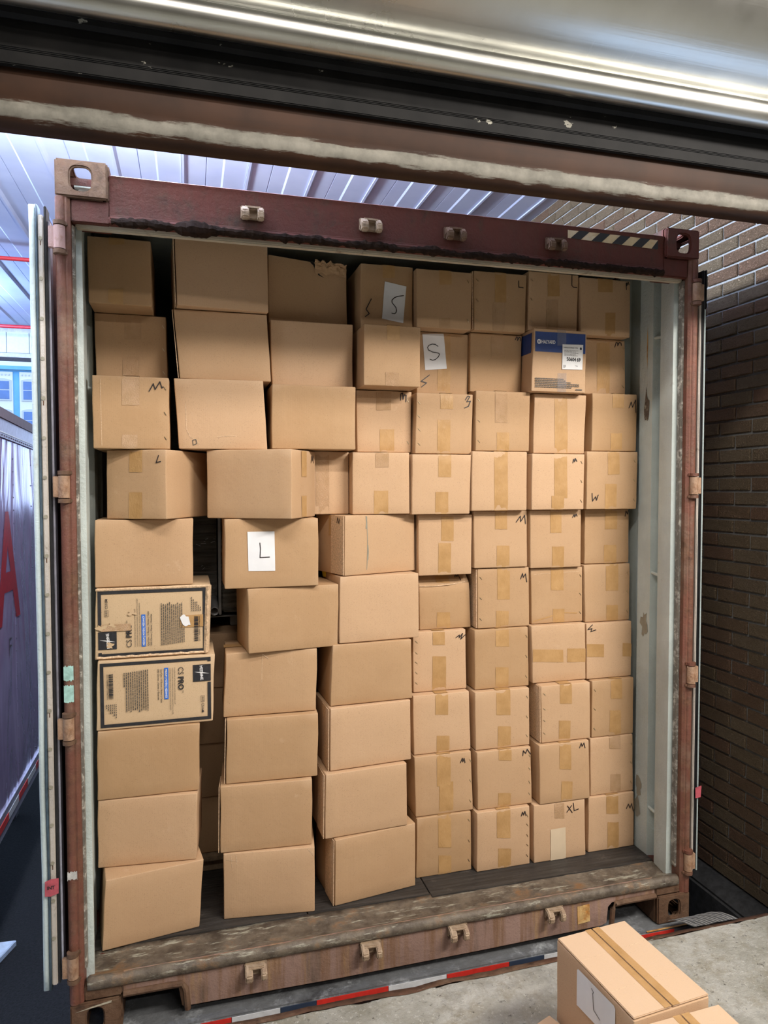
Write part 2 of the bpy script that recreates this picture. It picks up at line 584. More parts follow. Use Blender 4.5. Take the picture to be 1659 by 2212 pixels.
# dock floor: fine grid so that the chipped front lip can wander
v, f = [], []
NX, NY = 90, 26
for j in range(NY + 1):
    for i in range(NX + 1):
        x = -1.9 + 3.59 * i / NX
        q = j / NY
        y = DE - 0.02 - 1.1 * q * q + 0.018 * max(0, x - 0.3) * (1 - q)
        z = FZ
        if j == 0:
            y += 0.018 * fbm(x, 0, 3, 7) + 0.012 * fbm(x, 1, 3, 23)
        z += 0.003 * fbm(x, y, 0, 9) - (0.006 * max(0, fbm(x, y, 5, 14)) if j < 4 else 0)
        v.append((x, y, z))
for j in range(NY):
    for i in range(NX):
        a = j * (NX + 1) + i
        f.append((a + 1, a, a + NX + 1, a + NX + 2))
n0 = len(v)
for i in range(NX + 1):
    v.append((v[i][0], v[i][1] - 0.004, -1.2))
for i in range(NX):
    f.append((i, i + 1, n0 + i + 1, n0 + i))
dock = tag(mk('floor', v, f, 'concrete', smooth=True), kind='structure')
slab('floor', -4.5, 4.0, -7.2, DE - 1.12, FZ - 0.2, FZ, 'concrete')
slab('wall_front', -4.5, -1.42, -0.50, -0.24, FZ - 1.25, 4.0, 'room_wall')
slab('wall_front', 1.62, 4.0, -0.50, -0.24, FZ - 0.1, 4.0, 'room_wall')
slab('wall_front', -1.42, 1.62, -0.46, -0.24, 2.925, 4.0, 'room_wall')
slab('wall_back', -4.5, 4.0, -7.3, -7.2, FZ, 4.0, 'room_wall')
slab('wall_left', -4.6, -4.5, -7.3, -0.24, FZ - 0.2, 4.0, 'room_wall')
slab('wall_right', 4.0, 4.1, -7.3, -0.24, FZ - 0.2, 4.0, 'room_wall')
slab('ceiling', -4.6, 4.1, -7.3, -0.24, 3.95, 4.05, 'room_wall')

# steel angle along the dock lip
e = MB()
N = 60
pv, pf = [], []
for i in range(N + 1):
    x = -1.42 + 2.93 * i / N
    a = 0.010 * fbm(x, 2, 0, 6) + 0.006 * fbm(x, 0, 2, 24) + 0.018 * max(0, x - 0.3)
    pv += [(x, DE + 0.012 + a * 0.5, FZ - 0.004 + 0.004 * fbm(x, 0, 0, 12)), (x, DE - 0.022 + a, FZ + 0.002),
           (x, DE + 0.014 + a * 0.5, FZ - 0.075)]
for i in range(N):
    k = 3 * i
    pf += [(k, k + 1, k + 4, k + 3), (k, k + 3, k + 5, k + 2)]
tag(mk('trim_1', pv, pf, 'dock_edge_rust', smooth=True), kind='structure')

# brick wall of the bay on the right: mortar backing, 300 bricks as pieces, the rest joined
XW = 1.70
wall = tag(MB().box(XW + 0.006, XW + 0.25, -0.24, 7.6, -0.075, 3.86).build('wall_right', 'mortar'), kind='structure')
ORG[wall.name] = Vector((0, 0, 0))
CH, BL = 0.0677, 0.2032
protos = []
for k in range(6):
    rr = random.Random(k)
    m = MB()
    w, h = (BL - 0.011) / 2, (CH - 0.011) / 2
    def jit():
        return rr.uniform(-0.0016, 0.0016)
    c = [(-0.0, -w + jit(), -h + jit()), (-0.0, w + jit(), -h + jit()), (-0.0, w + jit(), h + jit()), (-0.0, -w + jit(), h + jit())]
    fr = [(-0.005 + jit(), p[1] * 0.965, p[2] * 0.90) for p in c]
    bk = [(0.012, p[1], p[2]) for p in c]
    m.add(c + fr + bk, [(4, 7, 6, 5), (0, 4, 5, 1), (1, 5, 6, 2), (2, 6, 7, 3), (3, 7, 4, 0),
                        (8, 0, 1, 9), (9, 1, 2, 10), (10, 2, 3, 11), (11, 3, 0, 8)])
    o = m.build('brick', 'brick')
    protos.append(o.data)
    bpy.data.objects.remove(o)
allb = []
course = 0
z = -0.075 + CH / 2
while z < 3.86 - CH / 3:
    y = -0.24 + (BL / 2 if course % 2 else BL) - BL / 2 + 0.045
    while y < 7.4:
        allb.append((y, z))
        y += BL
    z += CH
    course += 1


def vis(y, z):
    t = (y + 2.47)
    low = 0.02 < y < 0.80
    high = z > 1.85 + (2.90 - 1.85) * (t / 2.6) * 0.93 and 0.0 < y < 3.2
    return low or high


vb = sorted([p for p in allb if vis(*p)], key=lambda p: p[0] + (0 if p[1] > 2.2 else -0.4))[:300]
sb = set(vb)
for i, (y, z) in enumerate(vb):
    o = bpy.data.objects.new('brick', protos[i % 6])
    o.location = (XW, y + random.uniform(-.001, .001), z)
    link(o, wall)
m = MB()
for i, (y, z) in enumerate(p for p in allb if p not in sb):
    d = protos[i % 6]
    m.add([(XW + q.co.x, y + q.co.y, z + q.co.z) for q in d.vertices], [tuple(p.vertices) for p in d.polygons])
tag(m.build('bricks', 'brick', wall), kind='stuff')
# ledge of the foundation under the bricks
MBL = MB().prism([(XW - 0.10, -1.2), (XW + 0.25, -1.2), (XW + 0.25, -0.08), (XW - 0.035, -0.08), (XW - 0.10, -0.13)], 'y', DE + 0.03, 7.6)
tag(MBL.build('trim_2', 'ledge_concrete', bevel=0.01), kind='structure')

# canopy ceiling of ribbed sheet, one piece per sheet
CZ = 3.85
ceil = tag(MB().box(-6.5, XW + 0.2, -0.24, 7.34, CZ + 0.06, CZ + 0.12).build('ceiling', 'fascia_trim'), kind='structure')
ORG[ceil.name] = Vector((0, 0, 0))
PW = 0.405
prof = [(0.0, 0.030), (0.0, -0.006), (0.016, -0.006), (0.032, 0.010), (0.148, 0.010), (0.151, 0.018), (0.154, 0.010),
        (0.250, 0.010), (0.262, 0.003), (PW - 0.002, 0.003), (PW - 0.002, 0.030)]
me = MB().prism([(p[0], p[1]) for p in prof], 'y', -0.24, 7.30).build('ceiling_sheet', 'ceiling_panel').data
bpy.data.objects.remove(bpy.data.objects['ceiling_sheet'])
k = 0
x = -0.84 - PW * 13
while x < XW - 0.02:
    o = bpy.data.objects.new('ceiling_sheet', me)
    o.location = (x, 0, CZ)
    link(o, ceil)
    x += PW
fa = tag(MB().box(-6.5, XW + 0.2, 7.32, 7.60, 3.46, 3.95).build('wall_back', 'fascia_trim'), kind='structure')
ORG[fa.name] = Vector((0, 0, 0))
x = -4.29
while x < -1.0:
    bx('fascia_panel', x, x + 0.253, 7.29, 7.318, 3.52, 3.775, 'fascia_panel', fa, 0.004)
    x += 0.26
bx('drip_trim', -6.5, XW, 7.27, 7.318, 3.46, 3.51, 'fascia_trim', fa, 0.004)
tag(MB().tube([(-6.4, 4.18, 3.78), (1.6, 4.18, 3.78)], 0.017, 10).build('sprinkler_pipe', 'pipe_red', smooth=True),
    'thin red sprinkler pipe crossing the ribbed ceiling, the nearer one', 'pipe', 'red sprinkler pipes')
tag(MB().tube([(-6.4, 6.68, 3.72), (1.6, 6.68, 3.72)], 0.021, 10).build('sprinkler_pipe', 'pipe_red', smooth=True),
    'red sprinkler pipe just before the grey fascia at the far end', 'pipe', 'red sprinkler pipes')
for px in (-5.2, -2.1, 0.6):
    for py, pz in ((4.18, 3.79), (6.68, 3.73)):
        pass

# ------------------------------------------------------------------ lintel and rolled steel door overhead
lt = tag(empty('door_lintel', (0, -0.5, 2.743)), 'worn brown steel lintel beam with whitish nosing crossing overhead', 'beam')


def arc(cy, cz, r, a0, a1, n):
    return [(cy + r * math.cos(math.radians(a0 + (a1 - a0) * i / n)), cz + r * math.sin(math.radians(a0 + (a1 - a0) * i / n))) for i in range(n + 1)]


pr = [(-0.30, 2.92), (-0.30, 2.86), (-0.46, 2.845), (-0.466, 2.750), (-0.474, 2.743), (-0.488, 2.745)] + arc(-0.488, 2.782, 0.037, 265, 160, 8) + \
     [(-0.528, 2.812), (-0.533, 2.84), (-0.535, 2.93), (-0.30, 2.93)]
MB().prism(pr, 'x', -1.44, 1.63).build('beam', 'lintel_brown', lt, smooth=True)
door = tag(empty('rolling_door', (0, -0.6, 2.88)), 'rolled up stainless steel dock door with black rubber bottom seal', 'door')
bp = [(-0.54, 2.872), (-0.556, 2.874), (-0.560, 2.905), (-0.566, 2.907), (-0.571, 2.975), (-0.54, 2.98)]
MB().prism(bp, 'x', -1.44, 1.63).build('bottom_seal', 'lintel_black', door, bevel=0.002)
bp = [(-0.545, 2.979), (-0.578, 2.968), (-0.588, 2.976), (-0.592, 2.986), (-0.599, 2.984), (-0.604, 2.994), (-0.600, 3.01), (-0.545, 3.01)]
MB().prism(bp, 'x', -1.44, 1.63).build('seal_lip', 'lintel_black', door)
st = arc(-0.640, 3.004, 0.038, 300, 95, 14)
st = [(-0.56, 3.03), (-0.60, 2.988)] + st[0:] + [(-0.640, 3.045), (-0.655, 3.055), (-0.70, 3.07), (-0.765, 3.105), (-0.82, 3.16), (-0.86, 3.23),
      (-0.885, 3.31), (-0.89, 3.40), (-0.56, 3.45)]
MB().prism(st, 'x', -1.44, 1.63).build('curtain_roll', 'stainless', door, smooth=True)

# ------------------------------------------------------------------ the container
W2, HH = 1.219, 2.896
cont = tag(empty('shipping_container', (0, 0, 0)), 'rusty maroon shipping container with open doors, packed full of cartons', 'container')

for sx in (-1, 1):
    for top in (0, 1):
        cx = sx * (W2 - 0.081)
        z0 = HH - 0.118 if top else 0.0
        y0, y1 = -0.006, 0.172
        T = 0.016
        m = MB()
        hw, hh = (0.064, 0.076) if top else (0.054, 0.074)
        m.ring_plate(cx + sx * 0.004, z0 + 0.059, 0.162 - 0.008 * 0, 0.118, hw, hh, y0, y0 + T, 'y', obround=True)
        m.v = [(min(max(p[0], cx - 0.081), cx + 0.081), p[1], p[2]) for p in m.v]
        xs = sx * W2
        m2 = MB().ring_plate((y0 + y1) / 2, z0 + 0.059, y1 - y0 - 2 * T, 0.118, 0.08, 0.06, xs, xs - sx * T, 'x')
        m.add(m2.v, m2.f)
        xi = sx * (W2 - 0.162)
        m.box(min(xi, xi + sx * T), max(xi, xi + sx * T), y0 + T, y1 - T, z0, z0 + 0.118)
        m.box(cx - 0.081, cx + 0.081, y1 - T, y1, z0, z0 + 0.118)
        zp = (z0 + 0.118 - T, z0 + 0.118) if top else (z0, z0 + T)
        m3 = MB().ring_plate(cx, (y0 + y1) / 2, 0.162 - 2 * T, y1 - y0 - 2 * T, 0.065, 0.12, zp[0], zp[1], 'z')
        m.add(m3.v, m3.f)
        zq = (z0, z0 + T) if top else (z0 + 0.118 - T, z0 + 0.118)
        m.box(cx - 0.081 + T, cx + 0.081 - T, y0 + T, y1 - T, zq[0], zq[1])
        m.build('corner_casting', 'maroon_paint' if (top and sx > 0) else 'brown_rust', cont, bevel=0.007, angle=1.2)

for sx in (-1, 1):
    a, b = sorted((sx * 1.174, sx * W2))
    # outer post: square bar with a rounded hinge side
    m = MB()
    m.prism([(sx * 1.219, 0.012), (sx * 1.214, 0.002), (sx * 1.186, 0.0), (sx * 1.176, 0.008), (sx * 1.174, 0.075), (sx * 1.219, 0.075)], 'z', 0.118, HH - 0.118)
    m.build('corner_post', 'post_paint', cont, smooth=True)
    a, b = sorted((sx * 1.168, sx * 1.182))
    bx('door_seal', a, b, 0.028, 0.058, 0.215, 2.70, 'gasket_seal', cont, 0.003)
    # inner post and corrugated side wall, pale inside
    m = MB()
    m.prism([(sx * 1.150, 0.062), (sx * 1.1745, 0.056), (sx * 1.219, 0.076), (sx * 1.219, 0.10), (sx * 1.176, 0.165), (sx * 1.162, 0.16), (sx * 1.150, 0.075)], 'z', 0.12, HH - 0.118)
    m.build('inner_post', 'pale_lining', cont, smooth=True)
    pin, y = [(1.172, 0.10), (1.172, 0.172)], 0.172
    seq = [(1.206, 0.178), (1.206, 0.218), (1.172, 0.226)]
    pin += seq
    y = 0.226
    while y < 6.0:
        pin += [(1.172, y + 0.09), (1.206, y + 0.13), (1.206, y + 0.21), (1.172, y + 0.25)]
        y += 0.25
    ye = pin[-1][1]
    mi = MB()
    for (xa, ya), (xb, yb) in zip(pin[:-1], pin[1:]):
        mi.add([(sx * xa, ya, 0.12), (sx * xb, yb, 0.12), (sx * xb, yb, HH - 0.06), (sx * xa, ya, HH - 0.06)], [(0, 1, 2, 3)])
    mi.build('side_lining', 'pale_lining', cont)
    mo = MB()
    for (xa, ya), (xb, yb) in zip(pin[:-1], pin[1:]):
        mo.add([(sx * (xa + 0.008), ya, 0.10), (sx * (xb + 0.008), yb, 0.10), (sx * (xb + 0.008), yb, HH - 0.04), (sx * (xa + 0.008), ya, HH - 0.04)], [(0, 1, 2, 3)])
    mo.build('side_wall', 'maroon_paint', cont)
    a, b = sorted((sx * 1.10, sx * 1.214))
    bx('bottom_rail', a, b, 0.17, ye, 0.02, 0.165, 'maroon_paint', cont)
    a, b = sorted((sx * 1.17, sx * 1.214))
    bx('top_rail', a, b, 0.17, ye, HH - 0.06, HH - 0.005, 'maroon_paint', cont)
    for zz in (0.385, 1.455, 2.50):
        MB().tube([(sx * 1.183, 0.165, zz - 0.004), (sx * 1.180, 0.198, zz), (sx * 1.183, 0.232, zz + 0.004)], 0.007, 8).build('lashing_bar', 'pale_lining', cont, smooth=True)
# peeled paint and rust on the right lining
for (y, z, w, h, mt, sd) in ((0.262, 2.195, 0.045, 0.16, 'sill_top', 1), (0.262, 2.47, 0.008, 0.20, 'sill_cream', 2), (0.262, 1.22, 0.055, 0.13, 'mud_grey', 3),
                             (0.285, 0.46, 0.05, 0.10, 'mud_grey', 4), (0.30, 0.36, 0.055, 0.11, 'mud_grey', 5)):
    pts = []
    for k in range(14):
        a = 2 * PI * k / 14
        r = 0.5 * (0.85 + 0.6 * fbm(math.cos(a) + sd * 5, math.sin(a), sd, 2.6))
        pts.append((1.1705, y + w * r * math.cos(a), z + h * r * math.sin(a)))
    fixn(mk('paint_scar', pts, [tuple(range(14))], mt, cont))
ye = 6.06
bx('roof', -1.175, 1.175, 0.09, ye, HH - 0.05, HH - 0.045, 'pale_lining', cont, 0)
bx('roof_skin', -1.2, 1.2, 0.09, ye, HH - 0.044, HH - 0.02, 'maroon_paint', cont, 0)
bx('front_wall', -1.2, 1.2, ye, ye + 0.04, 0.05, HH - 0.02, 'maroon_paint', cont, 0)

# header: folded plate with scaled rust along its lower edge
hd = MB().prism([(0.020, 2.868), (0.004, 2.860), (0.012, 2.845), (0.012, 2.735), (0.0, 2.722), (0.002, 2.706), (0.020, 2.702), (0.10, 2.735), (0.10, 2.868)], 'x', -1.06, 1.06)
hd.build('header', 'maroon_paint', cont, bevel=0.003, angle=0.5)
pts, rad = [], []
for i in range(260):
    x = -1.05 + 2.10 * i / 259
    n1 = fbm(x, 0, 0, 9)
    n2 = fbm(x, 4, 0, 38)
    pts.append((x, 0.004 + 0.004 * n2, 2.713 + 0.006 * n1))
    rad.append(0.013 + 0.007 * n1 + 0.007 * n2 + (0.016 * math.exp(-((x + 0.79) / 0.05) ** 2)))
ru = MB().tube(pts, rad, 9)
ru.v = [(p[0], p[1] + 0.004 * fbm(*p, 90), p[2] + 0.006 * fbm(p[2], p[0], p[1], 80)) for p in ru.v]
ru.build('rust_scale', 'rust_scale', cont)
bx('header_strip', -1.165, 1.165, 0.030, 0.058, 2.6925, 2.712, 'header_strip', cont, 0.004)
bx('header_back', -1.165, 1.165, 0.105, 0.14, 2.76, 2.85, 'pale_lining', cont, 0.004)

for sx in (-1, 1):
    a, b = sorted((sx * 1.0565, sx * 1.176))
    bx('header_end', a, b, 0.010, 0.105, 2.704, 2.777, 'maroon_paint', cont, 0.004)
    bx('sill_end', a, b, 0.004, 0.045, 0.119, 0.165, 'brown_rust', cont, 0.004)
# hazard stripe
hz = mk('hazard_sticker', [(0.62, 0.0105, 2.817), (1.03, 0.0105, 2.808), (1.03, 0.0105, 2.845), (0.62, 0.0105, 2.852)], [(0, 1, 2, 3)], 'stripe_cream', cont)
for k in range(5):
    x = 0.632 + k * 0.092
    def zb(q): return 2.817 - 0.009 * (q - 0.62) / 0.41
    def zt_(q): return 2.852 - 0.007 * (q - 0.62) / 0.41
    q = [min(1.03, p) for p in (x, x + 0.046, x + 0.046 + 0.040, x + 0.040)]
    mk('stripe', [(q[0], 0.0098, zb(q[0])), (q[1], 0.0098, zb(q[1])), (q[2], 0.0098, zt_(q[2])), (q[3], 0.0098, zt_(q[3]))], [(0, 1, 2, 3)], 'stripe_black', hz)

# sill: front plate with two pockets, rounded ridge, worn sloping tread
sl = [(-1.056, 0.122), (-1.056, 0.19), (1.056, 0.19), (1.056, 0.122), (0.995, 0.122), (0.850, 0.124), (0.832, 0.108), (0.826, 0.042), (0.80, 0.034), (0.3, 0.028), (-0.3, 0.026),
      (-0.86, 0.034), (-0.872, 0.108), (-0.888, 0.122)]
MB().prism(sl, 'y', 0.006, 0.030).build('sill', 'sill_face', cont, bevel=0.004, angle=0.9)
for sx in (-1, 1):                      # raised rims of the pockets
    q = [(sx * 1.052, 0.0, 0.125), (sx * 0.90, 0.0, 0.125), (sx * 0.862, 0.0, 0.122), (sx * 0.848, 0.0, 0.105), (sx * 0.842, 0.0, 0.030)]
    MB().tube(q, 0.011, 8).build('pocket_rim', 'brown_rust', cont, smooth=True)
    a, b = sorted((sx * 0.845, sx * 1.05))
rg = arc(0.012, 0.176, 0.017, 180, 60, 6)
tr = [(-0.006, 0.162)] + rg + [(0.040, 0.181), (0.075, 0.166), (0.17, 0.166), (0.205, 0.1665), (0.205, 0.15), (0.006, 0.15)]
v, f = [], []
NXS = 120
for i in range(NXS + 1):
    x = -1.165 + 2.33 * i / NXS
    for (y, z) in tr:
        v.append((x, y + 0.0015 * fbm(x, y, z, 20), z + 0.0025 * fbm(x, z, y, 26)))
n = len(tr)
for i in range(NXS):
    for k in range(n):
        a, b = i * n + k, i * n + (k + 1) % n
        f.append((a, b, b + n, a + n))
f += [tuple(range(n)), tuple(range(NXS * n + n - 1, NXS * n - 1, -1))]
o = fixn(mk('sill_tread', v, f, 'sill_top', cont, smooth=True))
for (xa, xb) in ((-1.17, -0.39), (-0.386, 0.118), (0.122, 1.17)):
    m = MB()
    y0 = 0.198 if xa < 0 else 0.176
    N = 24
    top = [(xa + (xb - xa) * i / N, y0 + 0.006 * fbm(xa + (xb - xa) * i / N, 3, 0, 14)) for i in range(N + 1)]
    m.prism([(p[0], p[1]) for p in top] + [(xb, 6.0), (xa, 6.0)], 'z', 0.152, 0.1705)
    m.build('floor_board', 'plywood_floor', cont, bevel=0.0015)
bx('under_floor', -1.1, 1.1, 0.2, 6.0, 0.10, 0.150, 'rubber_black', cont, 0)
mk('paint_scar', [(0.688, 0.004, 0.062), (0.745, 0.004, 0.066), (0.742, 0.004, 0.140), (0.686, 0.004, 0.136)], [(0, 1, 2, 3)], 'sill_cream', cont)
mk('paint_scar', [(-1.205, -0.0075, 0.094), (-1.09, -0.0075, 0.108), (-1.088, -0.0075, 0.116), (-1.15, -0.0075, 0.106)], [(0, 1, 2, 3)], 'header_strip', cont)


# cam keepers: a base pad with two hooked prongs
def keeper(x, z, up, mt):
    r = empty('cam_keeper', (x, 0, z), parent=cont)
    y0 = 0.012 if up else 0.006
    m = MB()
    m.box(-0.040, 0.040, y0 - 0.012, y0, -0.022, 0.022)
    m.build('pad', mt, r, bevel=0.003, local=True)
    for s in (-1, 1):
        m = MB()
        pr = [(y0 - 0.004, 0.020), (y0 - 0.030, 0.014), (y0 - 0.046, -0.004), (y0 - 0.044, -0.026), (y0 - 0.030, -0.034), (y0 - 0.020, -0.028),
              (y0 - 0.024, -0.010), (y0 - 0.004, -0.016)]
        w = 0.026 if s < 0 else 0.021
        m.prism(pr, 'x', s * 0.026 - w / 2, s * 0.026 + w / 2)
        m.v = [(p[0] + s * 0.004 * fbm(p[1], p[2], s, 60), p[1], p[2]) for p in m.v]
        m.build('prong', mt, r, bevel=0.004, local=True)
    MB().box(-0.030, 0.030, y0 - 0.030, y0 - 0.004, 0.006, 0.018).build('bridge', mt, r, bevel=0.004, local=True)
    return r


for i, x in enumerate((-0.597, -0.179, 0.144, 0.561)):
    keeper(x, 2.786, True, 'keeper_paint' if i < 2 else 'brown_rust')
for x, z in ((-0.607, 0.131), (-0.185, 0.132), (0.162, 0.138), (0.576, 0.140)):
    keeper(x, z, False, 'keeper_paint')

# hinge lugs and pins on the posts
for sx in (-1, 1):
    for i, zc in enumerate((2.644, 1.848, 1.055, 0.252)):
        r = empty('hinge', (sx * 1.207, -0.006, zc), parent=cont)
        mt = 'hinge_pink' if i == 0 and sx < 0 else 'hinge_paint'
        MB().tube([(0, 0, -0.036), (0, 0, 0.036)], 0.0175, 14).build('knuckle', mt, r, smooth=True, local=True)
        for q in (-1, 1):
            MB().tube([(0, 0, q * 0.039), (0, 0, q * 0.052)], 0.019, 14).build('lug', 'brown_rust' if sx < 0 else 'post_paint', r, smooth=True, local=True)
        a, b = sorted((0.0, sx * 0.033))
        MB().box(a, b, -0.006, 0.010, -0.034, 0.034).build('leaf', mt, r, bevel=0.002, local=True)
        a, b = sorted((-sx * 0.024, 0.0))
        for q in (-1, 1):
            MB().box(a, b, 0.0, 0.012, q * 0.0455 - 0.006, q * 0.0455 + 0.006).build('lug_plate', 'brown_rust' if sx < 0 else 'post_paint', r, bevel=0.002, local=True)
    MB().tube([(sx * 1.205, 0.010, 0.118), (sx * 1.205, 0.010, HH - 0.118)], 0.0165, 12).build('post_bead', 'post_paint', cont, smooth=True)
for (z0, z1, mt) in ((1.212, 1.262, 'sticker_mint'), (1.142, 1.198, 'sticker_mint'), (0.548, 0.575, 'sticker_grey')):
    q = []
    for k in range(12):
        u = k / 11
        q.append((-1.219 + 0.030 * (u), -0.0075 + 0.0005 * k / 11, z0 + 0.007 * fbm(u * 9, z0 * 30, 0)))
    for k in range(11, -1, -1):
        u = k / 11
        q.append((-1.219 + 0.030 * (u), -0.0075, z1 + 0.009 * fbm(u * 8, z1 * 31, 2)))
    fixn(mk('sticker_rest', q, [tuple(range(24))], mt, cont))

# doors folded back against the sides, seen on their hinge edge
for sx in (-1, 1):
    d = empty('door', (sx * 1.262, 0.02, 0.19), parent=cont)
    def X(a, b):
        return sorted((sx * a, sx * b))
    zt_ = 2.722
    a, b = X(1.246, 1.288) if sx < 0 else X(1.238, 1.272)
    bx('leaf', a, b, 0.05, 1.17, 0.19, zt_, 'maroon_paint', d, 0.004)
    if sx < 0:
        v = []
        m = MB()
        N = 44
        for nm, x0, x1, y, mt, wob in (('gasket_outer', -1.300, -1.279, -0.004, 'gasket_white', 0.003), ('gasket_inner', -1.281, -1.272, -0.010, 'gasket_dark', 0.003)):
            v, f = [], []
            for i in range(N + 1):
                z = 0.185 + (zt_ + 0.02 - 0.185) * i / N
                w1 = wob * fbm(0, z, 1, 2.4)
                for (xx, yy) in ((x0, y + 0.05), (x0 + 0.001, y + 0.006), (x0 + 0.004, y), (x1 - 0.003, y), (x1, y + 0.008), (x1, y + 0.05)):
                    v.append((xx + w1, yy, z))
            for i in range(N):
                for k in range(5):
                    p = i * 6 + k
                    f.append((p, p + 1, p + 7, p + 6))
            f += [(0, 1, 2, 3, 4, 5), tuple(N * 6 + k for k in range(6))]
            fixn(mk(nm, v, f, mt, d, smooth=True))
        bx('edge_strip', -1.2715, -1.2545, -0.006, 0.05, 0.20, zt_ - 0.01, 'door_strip', d, 0.003)
        bx('edge_flange', -1.2535, -1.2465, 0.0, 0.06, 0.20, zt_ + 0.02, 'rubber_black', d, 0.002)
        bx('edge_channel', -1.2455, -1.239, 0.016, 0.06, 0.20, zt_ - 0.02, 'trailer_rail', d, 0.002)
        for k in range(19):
            z = 0.36 + k * 0.1265
            sc = MB().tube([(-1.263, -0.0062, z), (-1.263, -0.0092, z)], 0.0062, 10)
            sc.build('screw', 'mud_grey', d, smooth=True)
            if k % 4 == 2:
                MB().box(-1.2645, -1.2615, -0.0068, -0.0055, z - 0.022, z - 0.008).build('rust_run', 'brown_rust', d)
    else:
        m = MB()
        bx('gasket_inner', 1.243, 1.256, 0.0, 0.05, 0.21, zt_ + 0.018, 'rubber_black', d, 0.005)
        bx('gasket_rail', 1.232, 1.2415, 0.004, 0.05, 0.20, zt_ - 0.02, 'door_strip', d, 0.003)
        bx('gasket_outer', 1.2575, 1.263, 0.004, 0.05, 0.20, zt_ - 0.14, 'gasket_white', d, 0.002)
        bx('edge_cap', 1.2575, 1.264, -0.001, 0.05, zt_ - 0.14, zt_ + 0.02, 'rubber_black', d, 0.003)
tg = fixn(mk('warning_tag', [(-1.287, -0.013, 0.508), (-1.270, -0.014, 0.506), (-1.246, -0.010, 0.511), (-1.245, -0.010, 0.562), (-1.268, -0.014, 0.564), (-1.286, -0.013, 0.557)],
     [(0, 1, 4, 5), (1, 2, 3, 4)], 'tag_red', cont))
mk('warning_tag', [(1.2415, -0.004, 0.520), (1.268, -0.004, 0.522), (1.271, -0.004, 0.572), (1.240, -0.004, 0.566)], [(0, 1, 2, 3)], 'tag_red', cont)


# lettering
def text_verts(body, bold=0.0):
    cu = bpy.data.curves.new('txt', 'FONT')
    cu.body = body
    cu.size = 1.0
    cu.offset = bold
    cu.resolution_u = 3
    ob = bpy.data.objects.new('txt', cu)
    COL.objects.link(ob)
    bpy.context.view_layer.update()
    me = bpy.data.meshes.new_from_object(ob.evaluated_get(bpy.context.evaluated_depsgraph_get()))
    v = [(p.co.x, p.co.y) for p in me.vertices]
    f = [tuple(p.vertices) for p in me.polygons]
    bpy.data.objects.remove(ob)
    bpy.data.curves.remove(cu)
    bpy.data.meshes.remove(me)
    x0 = min(p[0] for p in v)
    x1 = max(p[0] for p in v)
    return [((p[0] - x0) / (x1 - x0), p[1] / 0.73) for p in v], f


def text_on(name, body, org, du, dv, length, height, mat, parent, bold=0.0, local=True):
    """lettering lying on a face: org, du (reading direction), dv (up) are 3-D"""
    v, f = text_verts(body, bold)
    org, du, dv = Vector(org), Vector(du), Vector(dv)
    return mk(name, [org + du * (p[0] * length) + dv * (p[1] * height) for p in v], f, mat, parent, local=local)


text_on('tag_letters', 'INT', (-1.279, -0.0152, 0.530), (1, 0.03, 0), (0, 0, 1), 0.023, 0.012, 'print_black', cont, 0.02)

